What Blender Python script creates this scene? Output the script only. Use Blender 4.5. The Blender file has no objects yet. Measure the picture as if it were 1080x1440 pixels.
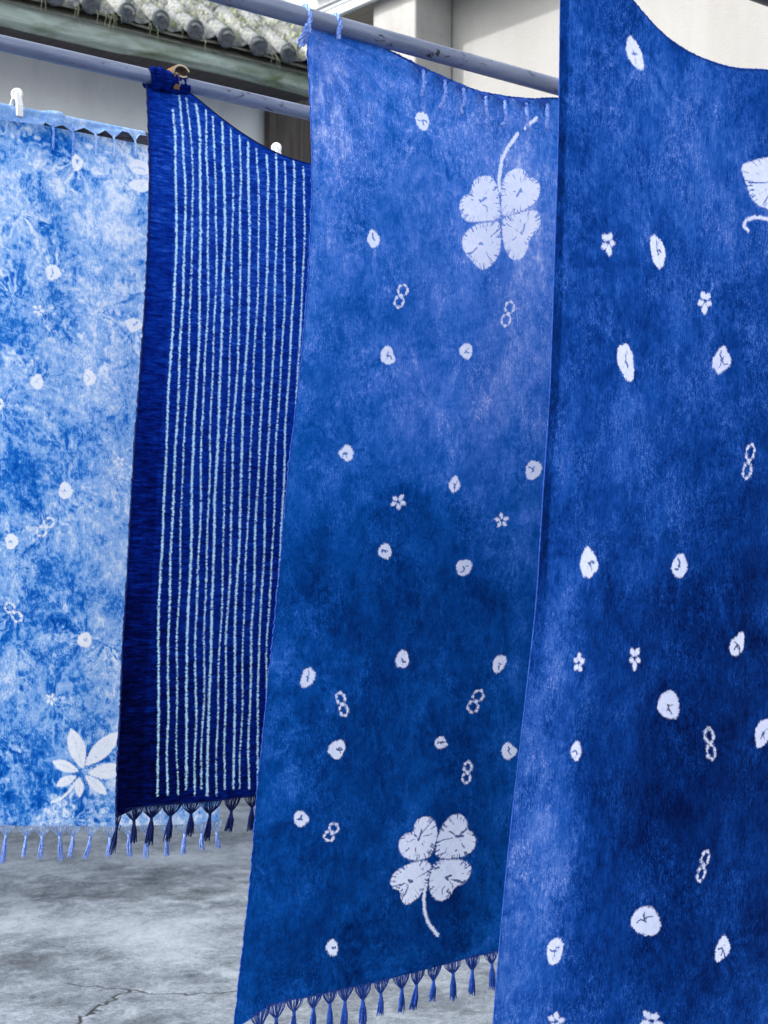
import bpy, math, random
import numpy as np
from mathutils import Vector

rng = np.random.default_rng(7)
random.seed(7)
SC = bpy.context.scene
COL = SC.collection

# ------------------------------------------------------------------ camera
# World axes: X runs along the drying poles, Y across them away from the viewer, Z up.
F = 2200.0                        # focal length in photograph pixels (1080 x 1440)
TH = math.atan2(2200, 2680)       # the poles recede to the right at this angle to the image plane
EYE = 1.30
PITCH = math.atan2(60, F)
CAM = np.array([0.0, 0.0, EYE])
FW = np.array([math.sin(TH) * math.cos(PITCH), math.cos(TH) * math.cos(PITCH), math.sin(PITCH)])
RT = np.array([math.cos(TH), -math.sin(TH), 0.0])
UP = np.cross(RT, FW)
cd = bpy.data.cameras.new('camera')
cam = bpy.data.objects.new('camera', cd)
COL.objects.link(cam)
cam.location = CAM
cam.rotation_euler = (math.pi / 2 + PITCH, 0, -TH)
cam.rotation_euler.z = -TH
cd.sensor_fit = 'VERTICAL'
cd.sensor_height = 36
cd.lens = F / 1440 * 36
cd.clip_start = 0.05
cd.clip_end = 4000
cd.dof.use_dof = True
cd.dof.focus_distance = 3.1
cd.dof.aperture_fstop = 9.0
SC.camera = cam

# ------------------------------------------------------------------ sky, sun, exposure
SUN_EL = math.radians(36)
sun_from = np.array([-0.95, 0.31])        # horizontal direction towards the sun
sun_from = sun_from / np.linalg.norm(sun_from)
w = bpy.data.worlds.new('World')
SC.world = w
w.use_nodes = True
nt = w.node_tree
sky = nt.nodes.new('ShaderNodeTexSky')
sky.sky_type = 'NISHITA'
sky.sun_disc = False
sky.sun_elevation = SUN_EL
sky.sun_rotation = math.atan2(sun_from[0], sun_from[1])
sky.air_density = 1.0
sky.dust_density = 2.0
sky.ozone_density = 1.0
veil = nt.nodes.new('ShaderNodeHueSaturation')      # thin high overcast: the whole sky is paler
veil.inputs['Saturation'].default_value = 0.4
nt.links.new(sky.outputs[0], veil.inputs['Color'])
nt.links.new(veil.outputs[0], nt.nodes['Background'].inputs[0])
nt.nodes['Background'].inputs[1].default_value = 0.15
sd = bpy.data.lights.new('sun', 'SUN')
sd.energy = 1.1
sd.angle = math.radians(2.0)
sd.color = (1.0, 0.975, 0.94)
sun = bpy.data.objects.new('sun', sd)
COL.objects.link(sun)
dirv = Vector((-sun_from[0] * math.cos(SUN_EL), -sun_from[1] * math.cos(SUN_EL), -math.sin(SUN_EL)))
sun.rotation_euler = dirv.to_track_quat('-Z', 'Y').to_euler()
sun.location = (-4, 3, 8)
SC.view_settings.view_transform = 'Standard'
SC.view_settings.look = 'None'
SC.view_settings.gamma = 1
SC.view_settings.use_curve_mapping = False
SC.view_settings.exposure = 1.8


# ------------------------------------------------------------------ helpers
def lin(r, g, b):
    f = lambda c: (c / 255 / 12.92) if c / 255 <= 0.04045 else ((c / 255 + 0.055) / 1.055) ** 2.4
    return (f(r), f(g), f(b), 1.0)


def ray(x, y):
    d = FW + RT * ((x - 540) / F) + UP * ((720 - y) / F)
    return d


def at(x, y, q0, lean=0.0, zp=0.0):
    """point of the plane Y = q0 + lean * (zp - Z) seen at photograph pixel x, y -> (X, Y, Z)"""
    d = ray(x, y)
    t = (q0 + lean * (zp - EYE)) / (d[1] + lean * d[2])
    return CAM + d * t


class MB:
    def __init__(s):
        s.v = []
        s.f = []

    def add(s, vs, fs):
        o = len(s.v)
        s.v += [tuple(a) for a in vs]
        s.f += [tuple(i + o for i in f) for f in fs]

    def box(s, lo, hi):
        x0, y0, z0 = lo
        x1, y1, z1 = hi
        s.add([(x0, y0, z0), (x1, y0, z0), (x1, y1, z0), (x0, y1, z0), (x0, y0, z1), (x1, y0, z1), (x1, y1, z1), (x0, y1, z1)],
              [(0, 3, 2, 1), (4, 5, 6, 7), (0, 1, 5, 4), (1, 2, 6, 5), (2, 3, 7, 6), (3, 0, 4, 7)])

    def tube(s, pts, r, n=4, cap=True):
        pts = [np.array(p, float) for p in pts]
        m = len(pts)
        rs = r if hasattr(r, '__len__') else [r] * m
        vs = []
        ref = np.array([0.3, 0.9, 0.2])
        for i, p in enumerate(pts):
            t = pts[min(i + 1, m - 1)] - pts[max(i - 1, 0)]
            t = t / (np.linalg.norm(t) + 1e-12)
            a = np.cross(t, ref)
            if np.linalg.norm(a) < 1e-3:
                a = np.cross(t, np.array([1.0, 0, 0]))
            a /= np.linalg.norm(a)
            b = np.cross(t, a)
            for k in range(n):
                an = 2 * math.pi * k / n
                vs.append(p + (a * math.cos(an) + b * math.sin(an)) * rs[i])
        fs = []
        for i in range(m - 1):
            for k in range(n):
                k2 = (k + 1) % n
                fs.append((i * n + k, i * n + k2, (i + 1) * n + k2, (i + 1) * n + k))
        if cap:
            fs.append(tuple(range(n - 1, -1, -1)))
            fs.append(tuple((m - 1) * n + k for k in range(n)))
        s.add(vs, fs)

    def grid(s, P):
        """P: (n, m, 3) array of points"""
        n, m = P.shape[:2]
        fs = []
        for i in range(n - 1):
            for j in range(m - 1):
                fs.append((i * m + j, i * m + j + 1, (i + 1) * m + j + 1, (i + 1) * m + j))
        s.add(P.reshape(-1, 3), fs)

    def disc(s, c, axis, r, depth, n=20, bevel=0.15):
        """a thick bevelled disc, axis = unit vector of its thickness"""
        c = np.array(c, float)
        axis = np.array(axis, float)
        a = np.cross(axis, [0, 0, 1.0])
        if np.linalg.norm(a) < 1e-3:
            a = np.array([1.0, 0, 0])
        a /= np.linalg.norm(a)
        b = np.cross(axis, a)
        rings = [(0.86 * r, -depth / 2), (r, -depth / 2 + bevel * depth), (r, depth / 2 - bevel * depth), (0.86 * r, depth / 2)]
        vs = []
        for (rr, h) in rings:
            for k in range(n):
                an = 2 * math.pi * k / n
                vs.append(c + axis * h + (a * math.cos(an) + b * math.sin(an)) * rr)
        fs = [tuple(range(n))[::-1], tuple(range(3 * n, 4 * n))]
        for i in range(3):
            for k in range(n):
                k2 = (k + 1) % n
                fs.append((i * n + k, i * n + k2, (i + 1) * n + k2, (i + 1) * n + k))
        s.add(vs, fs)

    def mesh(s, name, mat, smooth=True):
        me = bpy.data.meshes.new(name)
        me.from_pydata([tuple(map(float, v)) for v in s.v], [], s.f)
        if mat:
            me.materials.append(mat)
        if smooth:
            me.polygons.foreach_set('use_smooth', [True] * len(me.polygons))
        me.update()
        return me

    def build(s, name, mat, parent=None, smooth=True):
        return link(name, s.mesh(name, mat, smooth), parent)


def link(name, me, parent=None, loc=None, rot=None):
    o = bpy.data.objects.new(name, me)
    COL.objects.link(o)
    if parent is not None:
        o.parent = parent
        o.matrix_parent_inverse = Vector_inv(parent)
    if loc is not None:
        o.location = loc
    if rot is not None:
        o.rotation_euler = rot
    return o


def Vector_inv(parent):
    from mathutils import Matrix
    return Matrix.Translation(-parent.location) if parent.type == 'EMPTY' else Matrix.Identity(4)


def tag(o, label=None, cat=None, group=None, kind=None):
    if label:
        o['label'] = label
    if cat:
        o['category'] = cat
    if group:
        o['group'] = group
    if kind:
        o['kind'] = kind
    return o


def empty(name, loc):
    o = bpy.data.objects.new(name, None)
    COL.objects.link(o)
    o.location = loc
    o.empty_display_size = 0.1
    return o


def bevel(o, wdt=0.004, seg=2):
    m = o.modifiers.new('bevel', 'BEVEL')
    m.width = wdt
    m.segments = seg
    m.limit_method = 'ANGLE'
    return o


# ------------------------------------------------------------------ materials
class NT:
    """short-hand for building node trees"""

    def __init__(s, name):
        s.m = bpy.data.materials.new(name)
        s.m.use_nodes = True
        s.t = s.m.node_tree
        s.t.nodes.clear()
        s.out = s.t.nodes.new('ShaderNodeOutputMaterial')
        s.co = s.t.nodes.new('ShaderNodeTexCoord').outputs['Object']

    def n(s, kind, **kw):
        nd = s.t.nodes.new(kind)
        for k, v in kw.items():
            setattr(nd, k, v)
        return nd

    def l(s, a, b):
        s.t.links.new(a, b)

    def setin(s, sock, v):
        if hasattr(v, 'is_linked') or isinstance(v, bpy.types.NodeSocket):
            s.l(v, sock)
        else:
            sock.default_value = v

    def math(s, op, a, b=0.0, c=None, clamp=False):
        nd = s.n('ShaderNodeMath', operation=op, use_clamp=clamp)
        s.setin(nd.inputs[0], a)
        s.setin(nd.inputs[1], b)
        if c is not None:
            s.setin(nd.inputs[2], c)
        return nd.outputs[0]

    def scaled(s, sc, off=(0, 0, 0), rot=(0, 0, 0)):
        nd = s.n('ShaderNodeMapping')
        s.l(s.co, nd.inputs[0])
        nd.inputs['Scale'].default_value = sc
        nd.inputs['Location'].default_value = off
        nd.inputs['Rotation'].default_value = rot
        return nd.outputs[0]

    def noise(s, scale, detail=4, rough=0.55, dist=0.0, vec=None):
        nd = s.n('ShaderNodeTexNoise')
        s.l(vec if vec is not None else s.co, nd.inputs['Vector'])
        nd.inputs['Scale'].default_value = scale
        nd.inputs['Detail'].default_value = detail
        nd.inputs['Roughness'].default_value = rough
        nd.inputs['Distortion'].default_value = dist
        return nd.outputs['Fac']

    def ramp(s, fac, stops, interp='LINEAR'):
        nd = s.n('ShaderNodeValToRGB')
        s.l(fac, nd.inputs[0])
        nd.color_ramp.interpolation = interp
        e = nd.color_ramp.elements
        while len(e) < len(stops):
            e.new(0.5)
        for el, (p, c) in zip(e, stops):
            el.position = p
            el.color = c if len(c) == 4 else (*c, 1)
        return nd.outputs['Color']

    def mapr(s, v, a, b, c=0.0, d=1.0, smooth=False):
        nd = s.n('ShaderNodeMapRange')
        nd.interpolation_type = 'SMOOTHSTEP' if smooth else 'LINEAR'
        s.setin(nd.inputs['Value'], v)
        nd.inputs['From Min'].default_value = a
        nd.inputs['From Max'].default_value = b
        nd.inputs['To Min'].default_value = c
        nd.inputs['To Max'].default_value = d
        return nd.outputs['Result']

    def mix(s, fac, a, b, blend='MIX'):
        nd = s.n('ShaderNodeMix', data_type='RGBA', blend_type=blend)
        s.setin(nd.inputs[0], fac)
        s.setin(nd.inputs[6], a)
        s.setin(nd.inputs[7], b)
        return nd.outputs[2]

    def attr(s, name):
        return s.n('ShaderNodeAttribute', attribute_name=name).outputs['Fac']

    def bump(s, h, dist=0.01, strength=0.5, normal=None):
        nd = s.n('ShaderNodeBump')
        nd.inputs['Strength'].default_value = strength
        nd.inputs['Distance'].default_value = dist
        s.l(h, nd.inputs['Height'])
        if normal is not None:
            s.l(normal, nd.inputs['Normal'])
        return nd.outputs[0]

    def principled(s, color, rough=0.8, metal=0.0, normal=None, spec=0.3):
        p = s.n('ShaderNodeBsdfPrincipled')
        s.setin(p.inputs['Base Color'], color)
        s.setin(p.inputs['Roughness'], rough)
        s.setin(p.inputs['Metallic'], metal)
        p.inputs['Specular IOR Level'].default_value = spec
        if normal is not None:
            s.l(normal, p.inputs['Normal'])
        s.l(p.outputs[0], s.out.inputs[0])
        return p


def cloth_material(name, stops, white, a1=0.35, a2=0.3, a3=0.18, scale=1.0, stripes=False, trans=0.3, soft=0.0019, aniso=0.5, fleck=0.16):
    k = NT(name)
    dye = k.attr('dye')
    n1 = k.noise(9 * scale, 9, 0.66, 0.35)
    n2 = k.noise(40 * scale, 7, 0.72, 0.25, vec=k.scaled((1.0, 1.0, aniso), rot=(0, 0.3, 0)))
    fib = k.noise(1.0, 3, 0.7, 0.0, vec=k.scaled((420, 420, 46), rot=(0, 0.08, 0)))
    t = k.math('MULTIPLY_ADD', k.math('SUBTRACT', n1, 0.5), a1 * 2, dye)
    t = k.math('MULTIPLY_ADD', k.math('SUBTRACT', n2, 0.5), a2 * 2, t)
    t = k.math('MULTIPLY_ADD', k.math('SUBTRACT', fib, 0.5), a3 * 2, t)
    if stripes:
        pl = k.noise(1.0, 4, 0.7, 0.3, vec=k.scaled((30, 30, 170), rot=(0, -0.2, 0)))
        t = k.math('MULTIPLY_ADD', k.math('SUBTRACT', pl, 0.5), 1.25, t)
    else:
        # crackle: fine light flecks and dark veins where the wrung cloth resisted the dye
        r1 = k.noise(1.0, 3, 0.65, 0.5, vec=k.scaled((130, 130, 62), rot=(0, 0.3, 0)))
        r2 = k.noise(1.0, 3, 0.65, 0.5, vec=k.scaled((105, 105, 75), off=(5, 3, 1), rot=(0, -0.35, 0)))
        l1 = k.mapr(k.math('ABSOLUTE', k.math('SUBTRACT', r1, 0.5)), 0.0, 0.034, 1.0, 0.0)
        l2 = k.mapr(k.math('ABSOLUTE', k.math('SUBTRACT', r2, 0.5)), 0.0, 0.035, 1.0, 0.0)
        pm = k.mapr(k.noise(13, 5, 0.65, 0.2, vec=k.scaled((1, 1, 0.8), off=(2, 2, 9))), 0.38, 0.6, 0.12, 1.0)
        pm2 = k.mapr(k.noise(16, 5, 0.65, 0.2, vec=k.scaled((1, 1, 0.8), off=(7, 1, 4))), 0.45, 0.65)
        t = k.math('MULTIPLY_ADD', k.math('MULTIPLY', l1, pm), fleck, t)
        t = k.math('MULTIPLY_ADD', k.math('MULTIPLY', l2, pm2), -fleck * 0.8, t)
    t = k.math('ADD', t, 0.0, clamp=True)
    col = k.ramp(t, stops)
    # undyed, tied-off motifs
    if stripes:
        rag = k.noise(1.0, 4, 0.7, 0.0, vec=k.scaled((130, 130, 230)))
        ragamp = 0.0072
    else:
        rag = k.noise(260, 4, 0.8, 0.2)
        ragamp = 0.0075
    e = k.math('MULTIPLY_ADD', k.math('SUBTRACT', rag, 0.5), ragamp * 2, k.attr('motif'))
    mask = k.mapr(e, soft, -soft, 0.0, 1.0, smooth=True)
    crn = k.math('MULTIPLY_ADD', k.math('SUBTRACT', k.noise(260, 4, 0.8), 0.5), 1.3, k.attr('crease'))
    crm = k.mapr(crn, 0.42, 0.78, 1.0, 0.12, smooth=True)
    mask = k.math('MULTIPLY', mask, crm)
    wn = k.noise(120, 4, 0.7)
    wcol = k.mix(k.mapr(wn, 0.35, 0.75), white, (white[0] * 0.8, white[1] * 0.85, white[2] * 0.96, 1))
    mask = k.math('MULTIPLY', mask, 0.97)
    col = k.mix(mask, col, wcol)
    weave = k.noise(1.0, 2, 0.5, 0, vec=k.scaled((900, 900, 240)))
    crk = k.noise(60, 6, 0.7, 0.3, vec=k.scaled((1, 1, 0.55), rot=(0, 0.2, 0)))
    h = k.math('MULTIPLY_ADD', weave, 0.2, crk)
    if stripes:
        h = k.math('MULTIPLY_ADD', pl, 0.9, h)
    nor = k.bump(h, 0.005, 0.5 if stripes else 0.24)
    p = k.principled(col, 0.9, 0.0, nor, 0.04)
    tr = k.n('ShaderNodeBsdfTranslucent')
    k.l(col, tr.inputs[0])
    k.l(nor, tr.inputs['Normal'])
    mx = k.n('ShaderNodeMixShader')
    mx.inputs[0].default_value = trans
    k.l(p.outputs[0], mx.inputs[1])
    k.l(tr.outputs[0], mx.inputs[2])
    k.l(mx.outputs[0], k.out.inputs[0])
    return k.m


def thread_material(name, c1, c2):
    k = NT(name)
    n = k.noise(170, 4, 0.7)
    col = k.mix(k.mapr(n, 0.3, 0.7), c1, c2)
    k.principled(col, 0.85, 0, None, 0.15)
    return k.m


def plaster_material(name, c1, c2, c3, scale=1.0, bumpd=0.006):
    k = NT(name)
    n1 = k.noise(1.3 * scale, 6, 0.6, 0.4)
    n2 = k.noise(9 * scale, 6, 0.65)
    n3 = k.noise(1.0, 5, 0.7, 0.2, vec=k.scaled((3 * scale, 3 * scale, 0.5 * scale)))
    col = k.mix(k.mapr(n1, 0.35, 0.7), c1, c2)
    col = k.mix(k.math('MULTIPLY', k.mapr(n3, 0.5, 0.8), 0.55), col, c3)
    col = k.mix(k.math('MULTIPLY', k.mapr(n2, 0.55, 0.8), 0.3), col, c3)
    nor = k.bump(k.noise(70 * scale, 6, 0.7), bumpd, 0.5)
    k.principled(col, 0.9, 0, nor, 0.2)
    return k.m


def steel_material(name, c1, c2, rust, amount=0.62, rough=0.42, metal=0.35):
    k = NT(name)
    vec = k.scaled((6, 40, 40))
    n1 = k.noise(1.0, 5, 0.6, 0.3, vec=vec)
    n2 = k.noise(1.0, 6, 0.7, 0.8, vec=k.scaled((26, 60, 60)))
    n3 = k.noise(4.0, 3, 0.5)
    col = k.mix(k.mapr(n1, 0.35, 0.7), c1, c2)
    rm = k.mapr(k.math('MULTIPLY_ADD', n3, 0.25, n2), amount + 0.1, amount + 0.17)
    col = k.mix(rm, col, rust)
    rg = k.math('MULTIPLY_ADD', rm, 0.35, rough)
    nor = k.bump(k.math('MULTIPLY_ADD', rm, -0.6, k.noise(180, 4, 0.6)), 0.0012, 0.5)
    mt = k.math('MULTIPLY_ADD', rm, -metal, metal)
    k.principled(col, rg, mt, nor, 0.4)
    return k.m


def wood_material(name, c1, c2, moss=None, mossamt=0.55, along=0):
    k = NT(name)
    sc = [45, 45, 45]
    sc[along] = 2.5
    n1 = k.noise(1.0, 6, 0.65, 0.5, vec=k.scaled(sc))
    n2 = k.noise(3.0, 6, 0.65, 0.6, vec=k.scaled((1, 2.5, 2.5)))
    col = k.mix(k.mapr(n1, 0.3, 0.7), c1, c2)
    if moss is not None:
        col = k.mix(k.mapr(n2, mossamt - 0.1, mossamt + 0.12), col, moss)
        n4 = k.noise(5.0, 5, 0.7, 0.4, vec=k.scaled((0.6, 2, 2), off=(4, 1, 2)))
        col = k.mix(k.mapr(n4, 0.56, 0.72), col, lin(178, 196, 186))
    nor = k.bump(n1, 0.006, 0.6)
    k.principled(col, 0.88, 0, nor, 0.2)
    return k.m


def tile_material(name):
    k = NT(name)
    inf = k.n('ShaderNodeObjectInfo').outputs['Random']
    n1 = k.noise(16, 6, 0.7, 0.5)
    n2 = k.noise(42, 6, 0.75, 0.8)
    g = k.mix(k.mapr(n1, 0.3, 0.7), lin(74, 76, 80), lin(132, 134, 136))
    g = k.mix(k.math('MULTIPLY', inf, 0.35), g, lin(110, 108, 104))
    l1 = k.mapr(k.math('MULTIPLY_ADD', inf, 0.12, n2), 0.48, 0.66)
    col = k.mix(l1, g, lin(172, 172, 168))
    n3 = k.noise(24, 6, 0.75, 0.8, vec=k.scaled((1, 1, 1), off=(3, 7, 1)))
    col = k.mix(k.math('MULTIPLY', k.mapr(n3, 0.54, 0.68), 0.6), col, lin(158, 172, 128))
    nor = k.bump(k.math('ADD', n2, n1), 0.012, 0.7)
    k.principled(col, 0.95, 0, nor, 0.15)
    return k.m


def plain_noise_material(name, c1, c2, scale=30, rough=0.7, bd=0.003, spec=0.3):
    k = NT(name)
    n = k.noise(scale, 5, 0.65, 0.3)
    col = k.mix(k.mapr(n, 0.3, 0.7), c1, c2)
    k.principled(col, rough, 0, k.bump(n, bd, 0.5), spec)
    return k.m


# dye ramps, darkest to lightest
IND3 = [(0.0, lin(2, 28, 80)), (0.2, lin(4, 52, 116)), (0.4, lin(9, 77, 154)), (0.56, lin(38, 99, 184)),
        (0.7, lin(74, 122, 204)), (0.84, lin(116, 147, 216)), (1.0, lin(184, 198, 236))]
IND4 = [(0.0, lin(2, 18, 64)), (0.2, lin(4, 36, 96)), (0.4, lin(10, 58, 132)), (0.56, lin(30, 80, 162)),
        (0.7, lin(60, 103, 180)), (0.84, lin(96, 124, 192)), (1.0, lin(154, 168, 216))]
IND1 = [(0.0, lin(6, 70, 158)), (0.22, lin(20, 98, 188)), (0.38, lin(56, 128, 206)), (0.48, lin(116, 164, 224)), (0.66, lin(150, 186, 232)),
        (0.82, lin(200, 218, 242)), (1.0, lin(232, 238, 248))]
IND2 = [(0.0, lin(1, 3, 34)), (0.22, lin(2, 11, 64)), (0.45, lin(4, 28, 108)), (0.7, lin(10, 54, 148)), (1.0, lin(50, 102, 196))]
M = {}
M['cloth_pale'] = cloth_material('pale_indigo_cloth', IND1, lin(250, 250, 250), 0.26, 0.4, 0.16, 1.6, aniso=0.8, fleck=0.3)
M['cloth_stripe'] = cloth_material('striped_indigo_cloth', IND2, lin(200, 238, 250), 0.16, 0.14, 0.14, 1.0, True)
M['cloth_mid'] = cloth_material('cobalt_indigo_cloth', IND3, lin(238, 242, 252), 0.24, 0.2, 0.16, 1.0, fleck=0.27)
M['cloth_deep'] = cloth_material('deep_indigo_cloth', IND4, lin(226, 228, 246), 0.24, 0.22, 0.24, 1.2, fleck=0.33)
M['thread_pale'] = thread_material('pale_thread', lin(90, 140, 205), lin(205, 222, 245))
M['thread_navy'] = thread_material('navy_thread', lin(3, 8, 44), lin(22, 44, 104))
M['thread_cobalt'] = thread_material('cobalt_thread', lin(8, 40, 118), lin(50, 92, 178))
M['thread_mid'] = thread_material('mid_cobalt_thread', lin(24, 76, 170), lin(92, 130, 206))
M['thread_light'] = thread_material('light_cobalt_thread', lin(44, 92, 186), lin(165, 190, 240))
M['pole_grey'] = steel_material('galvanised_pipe', lin(104, 111, 130), lin(134, 140, 156), lin(40, 38, 42), 0.62, 0.4, 0.3)
M['pole_rust'] = steel_material('rusty_pipe', lin(92, 86, 88), lin(70, 58, 56), lin(46, 34, 30), 0.5, 0.7, 0.1)
M['pole_dark'] = steel_material('dark_pipe', lin(44, 44, 62), lin(62, 60, 78), lin(30, 26, 26), 0.62)
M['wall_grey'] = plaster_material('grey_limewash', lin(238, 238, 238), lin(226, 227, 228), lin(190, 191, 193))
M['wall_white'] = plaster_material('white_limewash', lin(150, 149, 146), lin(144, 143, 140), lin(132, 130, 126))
M['column'] = plaster_material('rough_render', lin(180, 178, 174), lin(158, 156, 152), lin(126, 124, 122), 2.2, 0.02)
M['pillar_dark'] = wood_material('weathered_dark_post', lin(62, 56, 54), lin(104, 96, 90), None, along=2)
M['beam'] = wood_material('mossy_eave_board', lin(132, 142, 136), lin(176, 186, 178), lin(92, 106, 74), 0.56)
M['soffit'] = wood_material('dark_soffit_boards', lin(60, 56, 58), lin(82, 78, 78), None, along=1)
M['board_white'] = wood_material('white_fascia', lin(196, 198, 198), lin(176, 178, 178), None, along=1)
M['board_tan'] = wood_material('tan_soffit', lin(150, 140, 124), lin(128, 120, 108), None, along=1)
M['tile'] = tile_material('grey_roof_tile')
M['tile_face'] = plain_noise_material('tile_end_face', lin(54, 58, 64), lin(100, 104, 108), 60, 0.9, 0.004)
M['roof_bed'] = plain_noise_material('roof_mortar', lin(98, 98, 90), lin(140, 140, 128), 20, 0.95, 0.01)
M['moss'] = thread_material('pale_moss', lin(108, 122, 74), lin(200, 202, 176))
M['plastic_white'] = plain_noise_material('white_plastic', lin(232, 230, 224), lin(216, 214, 206), 60, 0.45, 0.0006, 0.5)
M['metal_dark'] = plain_noise_material('dark_metal', lin(60, 58, 60), lin(90, 86, 86), 60, 0.5, 0.0006, 0.5)
M['clip_wood'] = wood_material('brown_clip', lin(120, 92, 62), lin(84, 62, 44), None)
M['clip_edge'] = plain_noise_material('clip_cut_edge', lin(196, 180, 150), lin(160, 142, 112), 60, 0.8, 0.001)

# ------------------------------------------------------------------ ground
POLE_Z = EYE + 0.99


def polyline_distance(P, Q, line):
    best = np.full(P.shape, 1e9)
    for (x0, y0), (x1, y1) in zip(line[:-1], line[1:]):
        dx, dy = x1 - x0, y1 - y0
        t = np.clip(((P - x0) * dx + (Q - y0) * dy) / (dx * dx + dy * dy + 1e-12), 0, 1)
        best = np.minimum(best, np.hypot(P - x0 - t * dx, Q - y0 - t * dy))
    return best


def ground_at(x, y):
    d = ray(x, y)
    t = -EYE / d[2]
    return CAM + d * t


def jitter_line(pts, n, amp):
    out = []
    for a, b in zip(pts[:-1], pts[1:]):
        a, b = np.array(a[:2]), np.array(b[:2])
        for i in range(n):
            out.append(a + (b - a) * i / n + rng.normal(0, amp, 2) * (i > 0))
    out.append(np.array(pts[-1][:2]))
    return out


def build_ground():
    cp = np.array([ground_at(*p)[:2] for p in ((96, 1382), (350, 1392), (105, 1445), (0, 1366), (60, 1288), (104, 1290), (20, 1420), (350, 1380))])
    (ax0, ay0), (ax1, ay1) = cp.min(0) - .05, cp.max(0) + .05
    a = np.concatenate([np.arange(1.0, ax0, .03), np.arange(ax0, ax1, .0065), np.arange(ax1, 6.2, .03)])
    b = np.concatenate([np.arange(2.3, ay0, .03), np.arange(ay0, ay1, .0065), np.arange(ay1, 7.6, .03)])
    print('ground', ax0, ax1, ay0, ay1)
    far = np.array([-600, -200, -60, -20, -8, -4, -2, -1, 0, 0.6])
    far2 = np.array([6.6, 7.5, 9, 12, 20, 40, 100, 300, 900])
    xs = np.concatenate([far, a, far2])
    ys = np.concatenate([np.array([-600, -200, -60, -20, -8, -4, -2, 0, 1, 1.8]), b, np.array([8, 9, 10, 14, 30, 80, 250, 900])])
    X, Y = np.meshgrid(xs, ys, indexing='ij')
    c1 = jitter_line([ground_at(*p) for p in ((96, 1382), (182, 1391), (260, 1396), (340, 1392), (470, 1388))], 6, 0.012)
    c2 = jitter_line([ground_at(*p) for p in ((182, 1391), (150, 1408), (128, 1420), (108, 1440), (90, 1475))], 6, 0.012)
    c3 = jitter_line([ground_at(*p) for p in ((-60, 1358), (0, 1366), (52, 1376))], 6, 0.01)
    c4 = jitter_line([ground_at(*p) for p in ((60, 1288), (78, 1296), (104, 1290))], 5, 0.012)
    D = np.full(X.shape, 1.0)
    for c, wd in ((c1, -0.0014), (c2, -0.0018), (c3, 0.003), (c4, 0.006)):
        D = np.minimum(D, polyline_distance(X, Y, c) + wd)
    # a chipped hollow where the crack forks, and dark drip stains
    for (x, y, r) in ((128, 1424, 0.05),):
        g = ground_at(x, y)
        D = np.minimum(D, np.hypot(X - g[0], (Y - g[1]) * 1.0) - r * 0.2)
    st = np.zeros(X.shape)
    for (x, y, rx, ry, s) in ((70, 1262, 45, 14, 0.75), (140, 1340, 28, 9, 0.9), (270, 1370, 18, 8, 0.8), (60, 1408, 60, 14, 0.6),
                              (30, 1345, 60, 30, 0.35), (190, 1240, 150, 26, 0.55), (320, 1350, 50, 25, 0.3), (60, 1232, 60, 10, 0.3),
                              (210, 1405, 40, 8, 0.3), (300, 1262, 60, 18, 0.35), (160, 1428, 90, 14, 0.35)):
        g = ground_at(x, y)
        gx = ground_at(x + rx, y)
        gy = ground_at(x, y - ry)
        u = (gx - g)[:2]
        v = (gy - g)[:2]
        det = u[0] * v[1] - u[1] * v[0]
        al = ((X - g[0]) * v[1] - (Y - g[1]) * v[0]) / det
        be = ((Y - g[1]) * u[0] - (X - g[0]) * u[1]) / det
        st += .6 * s * np.exp(-(al ** 2 + be ** 2))
    for (x, y, rx, ry, s) in ((250, 1205, 90, 9, 0.6), (60, 1220, 60, 14, 0.3), (210, 1310, 110, 26, 0.45), (90, 1255, 12, 5, .5)):
        g = ground_at(x, y)
        u = (ground_at(x + rx, y) - g)[:2]
        v = (ground_at(x, y - ry) - g)[:2]
        det = u[0] * v[1] - u[1] * v[0]
        al = ((X - g[0]) * v[1] - (Y - g[1]) * v[0]) / det
        be = ((Y - g[1]) * u[0] - (X - g[0]) * u[1]) / det
        st -= s * np.exp(-(al ** 2 + be ** 2))
    Z = -0.004 * np.exp(-(np.maximum(D, 0) / 0.006) ** 2)
    n, m = X.shape
    idx = np.arange(n * m).reshape(n, m)
    quads = np.stack([idx[:-1, :-1], idx[1:, :-1], idx[1:, 1:], idx[:-1, 1:]], -1).reshape(-1, 4)
    me = raw_mesh('ground', np.stack([X, Y, Z], -1).reshape(-1, 3), quads)
    for nm, arr in (('crack', np.clip(D, -1, 0.1)), ('stain', st)):
        at_ = me.attributes.new(nm, 'FLOAT', 'POINT')
        at_.data.foreach_set('value', arr.reshape(-1).astype(np.float32))
    k = NT('weathered_concrete')
    stn = k.attr('stain')
    n1 = k.noise(1.6, 8, 0.62, 0.5)
    n2 = k.noise(7.5, 8, 0.7, 0.6)
    n3 = k.noise(60, 6, 0.75)
    n5 = k.noise(19, 8, 0.72, 0.3)
    stn = k.math('MULTIPLY', stn, k.mapr(n2, 0.38, 0.6, 0.35, 1.35))
    t = k.math('MULTIPLY_ADD', k.math('SUBTRACT', n1, 0.5), 1.0, stn)
    t = k.math('MULTIPLY_ADD', k.math('SUBTRACT', n2, 0.5), 1.1, t)
    t = k.math('MULTIPLY_ADD', k.math('SUBTRACT', n5, 0.5), 1.1, t)
    t = k.math('MULTIPLY_ADD', k.math('SUBTRACT', n3, 0.5), 1.7, t)
    spk = k.noise(160, 3, 0.8)
    t = k.math('MULTIPLY_ADD', k.math('SUBTRACT', spk, 0.5), 1.5, t)
    ph = k.math('MULTIPLY_ADD', n2, 0.5, k.math('MULTIPLY_ADD', n5, 0.3, k.math('MULTIPLY', n1, 0.8)))
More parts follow.
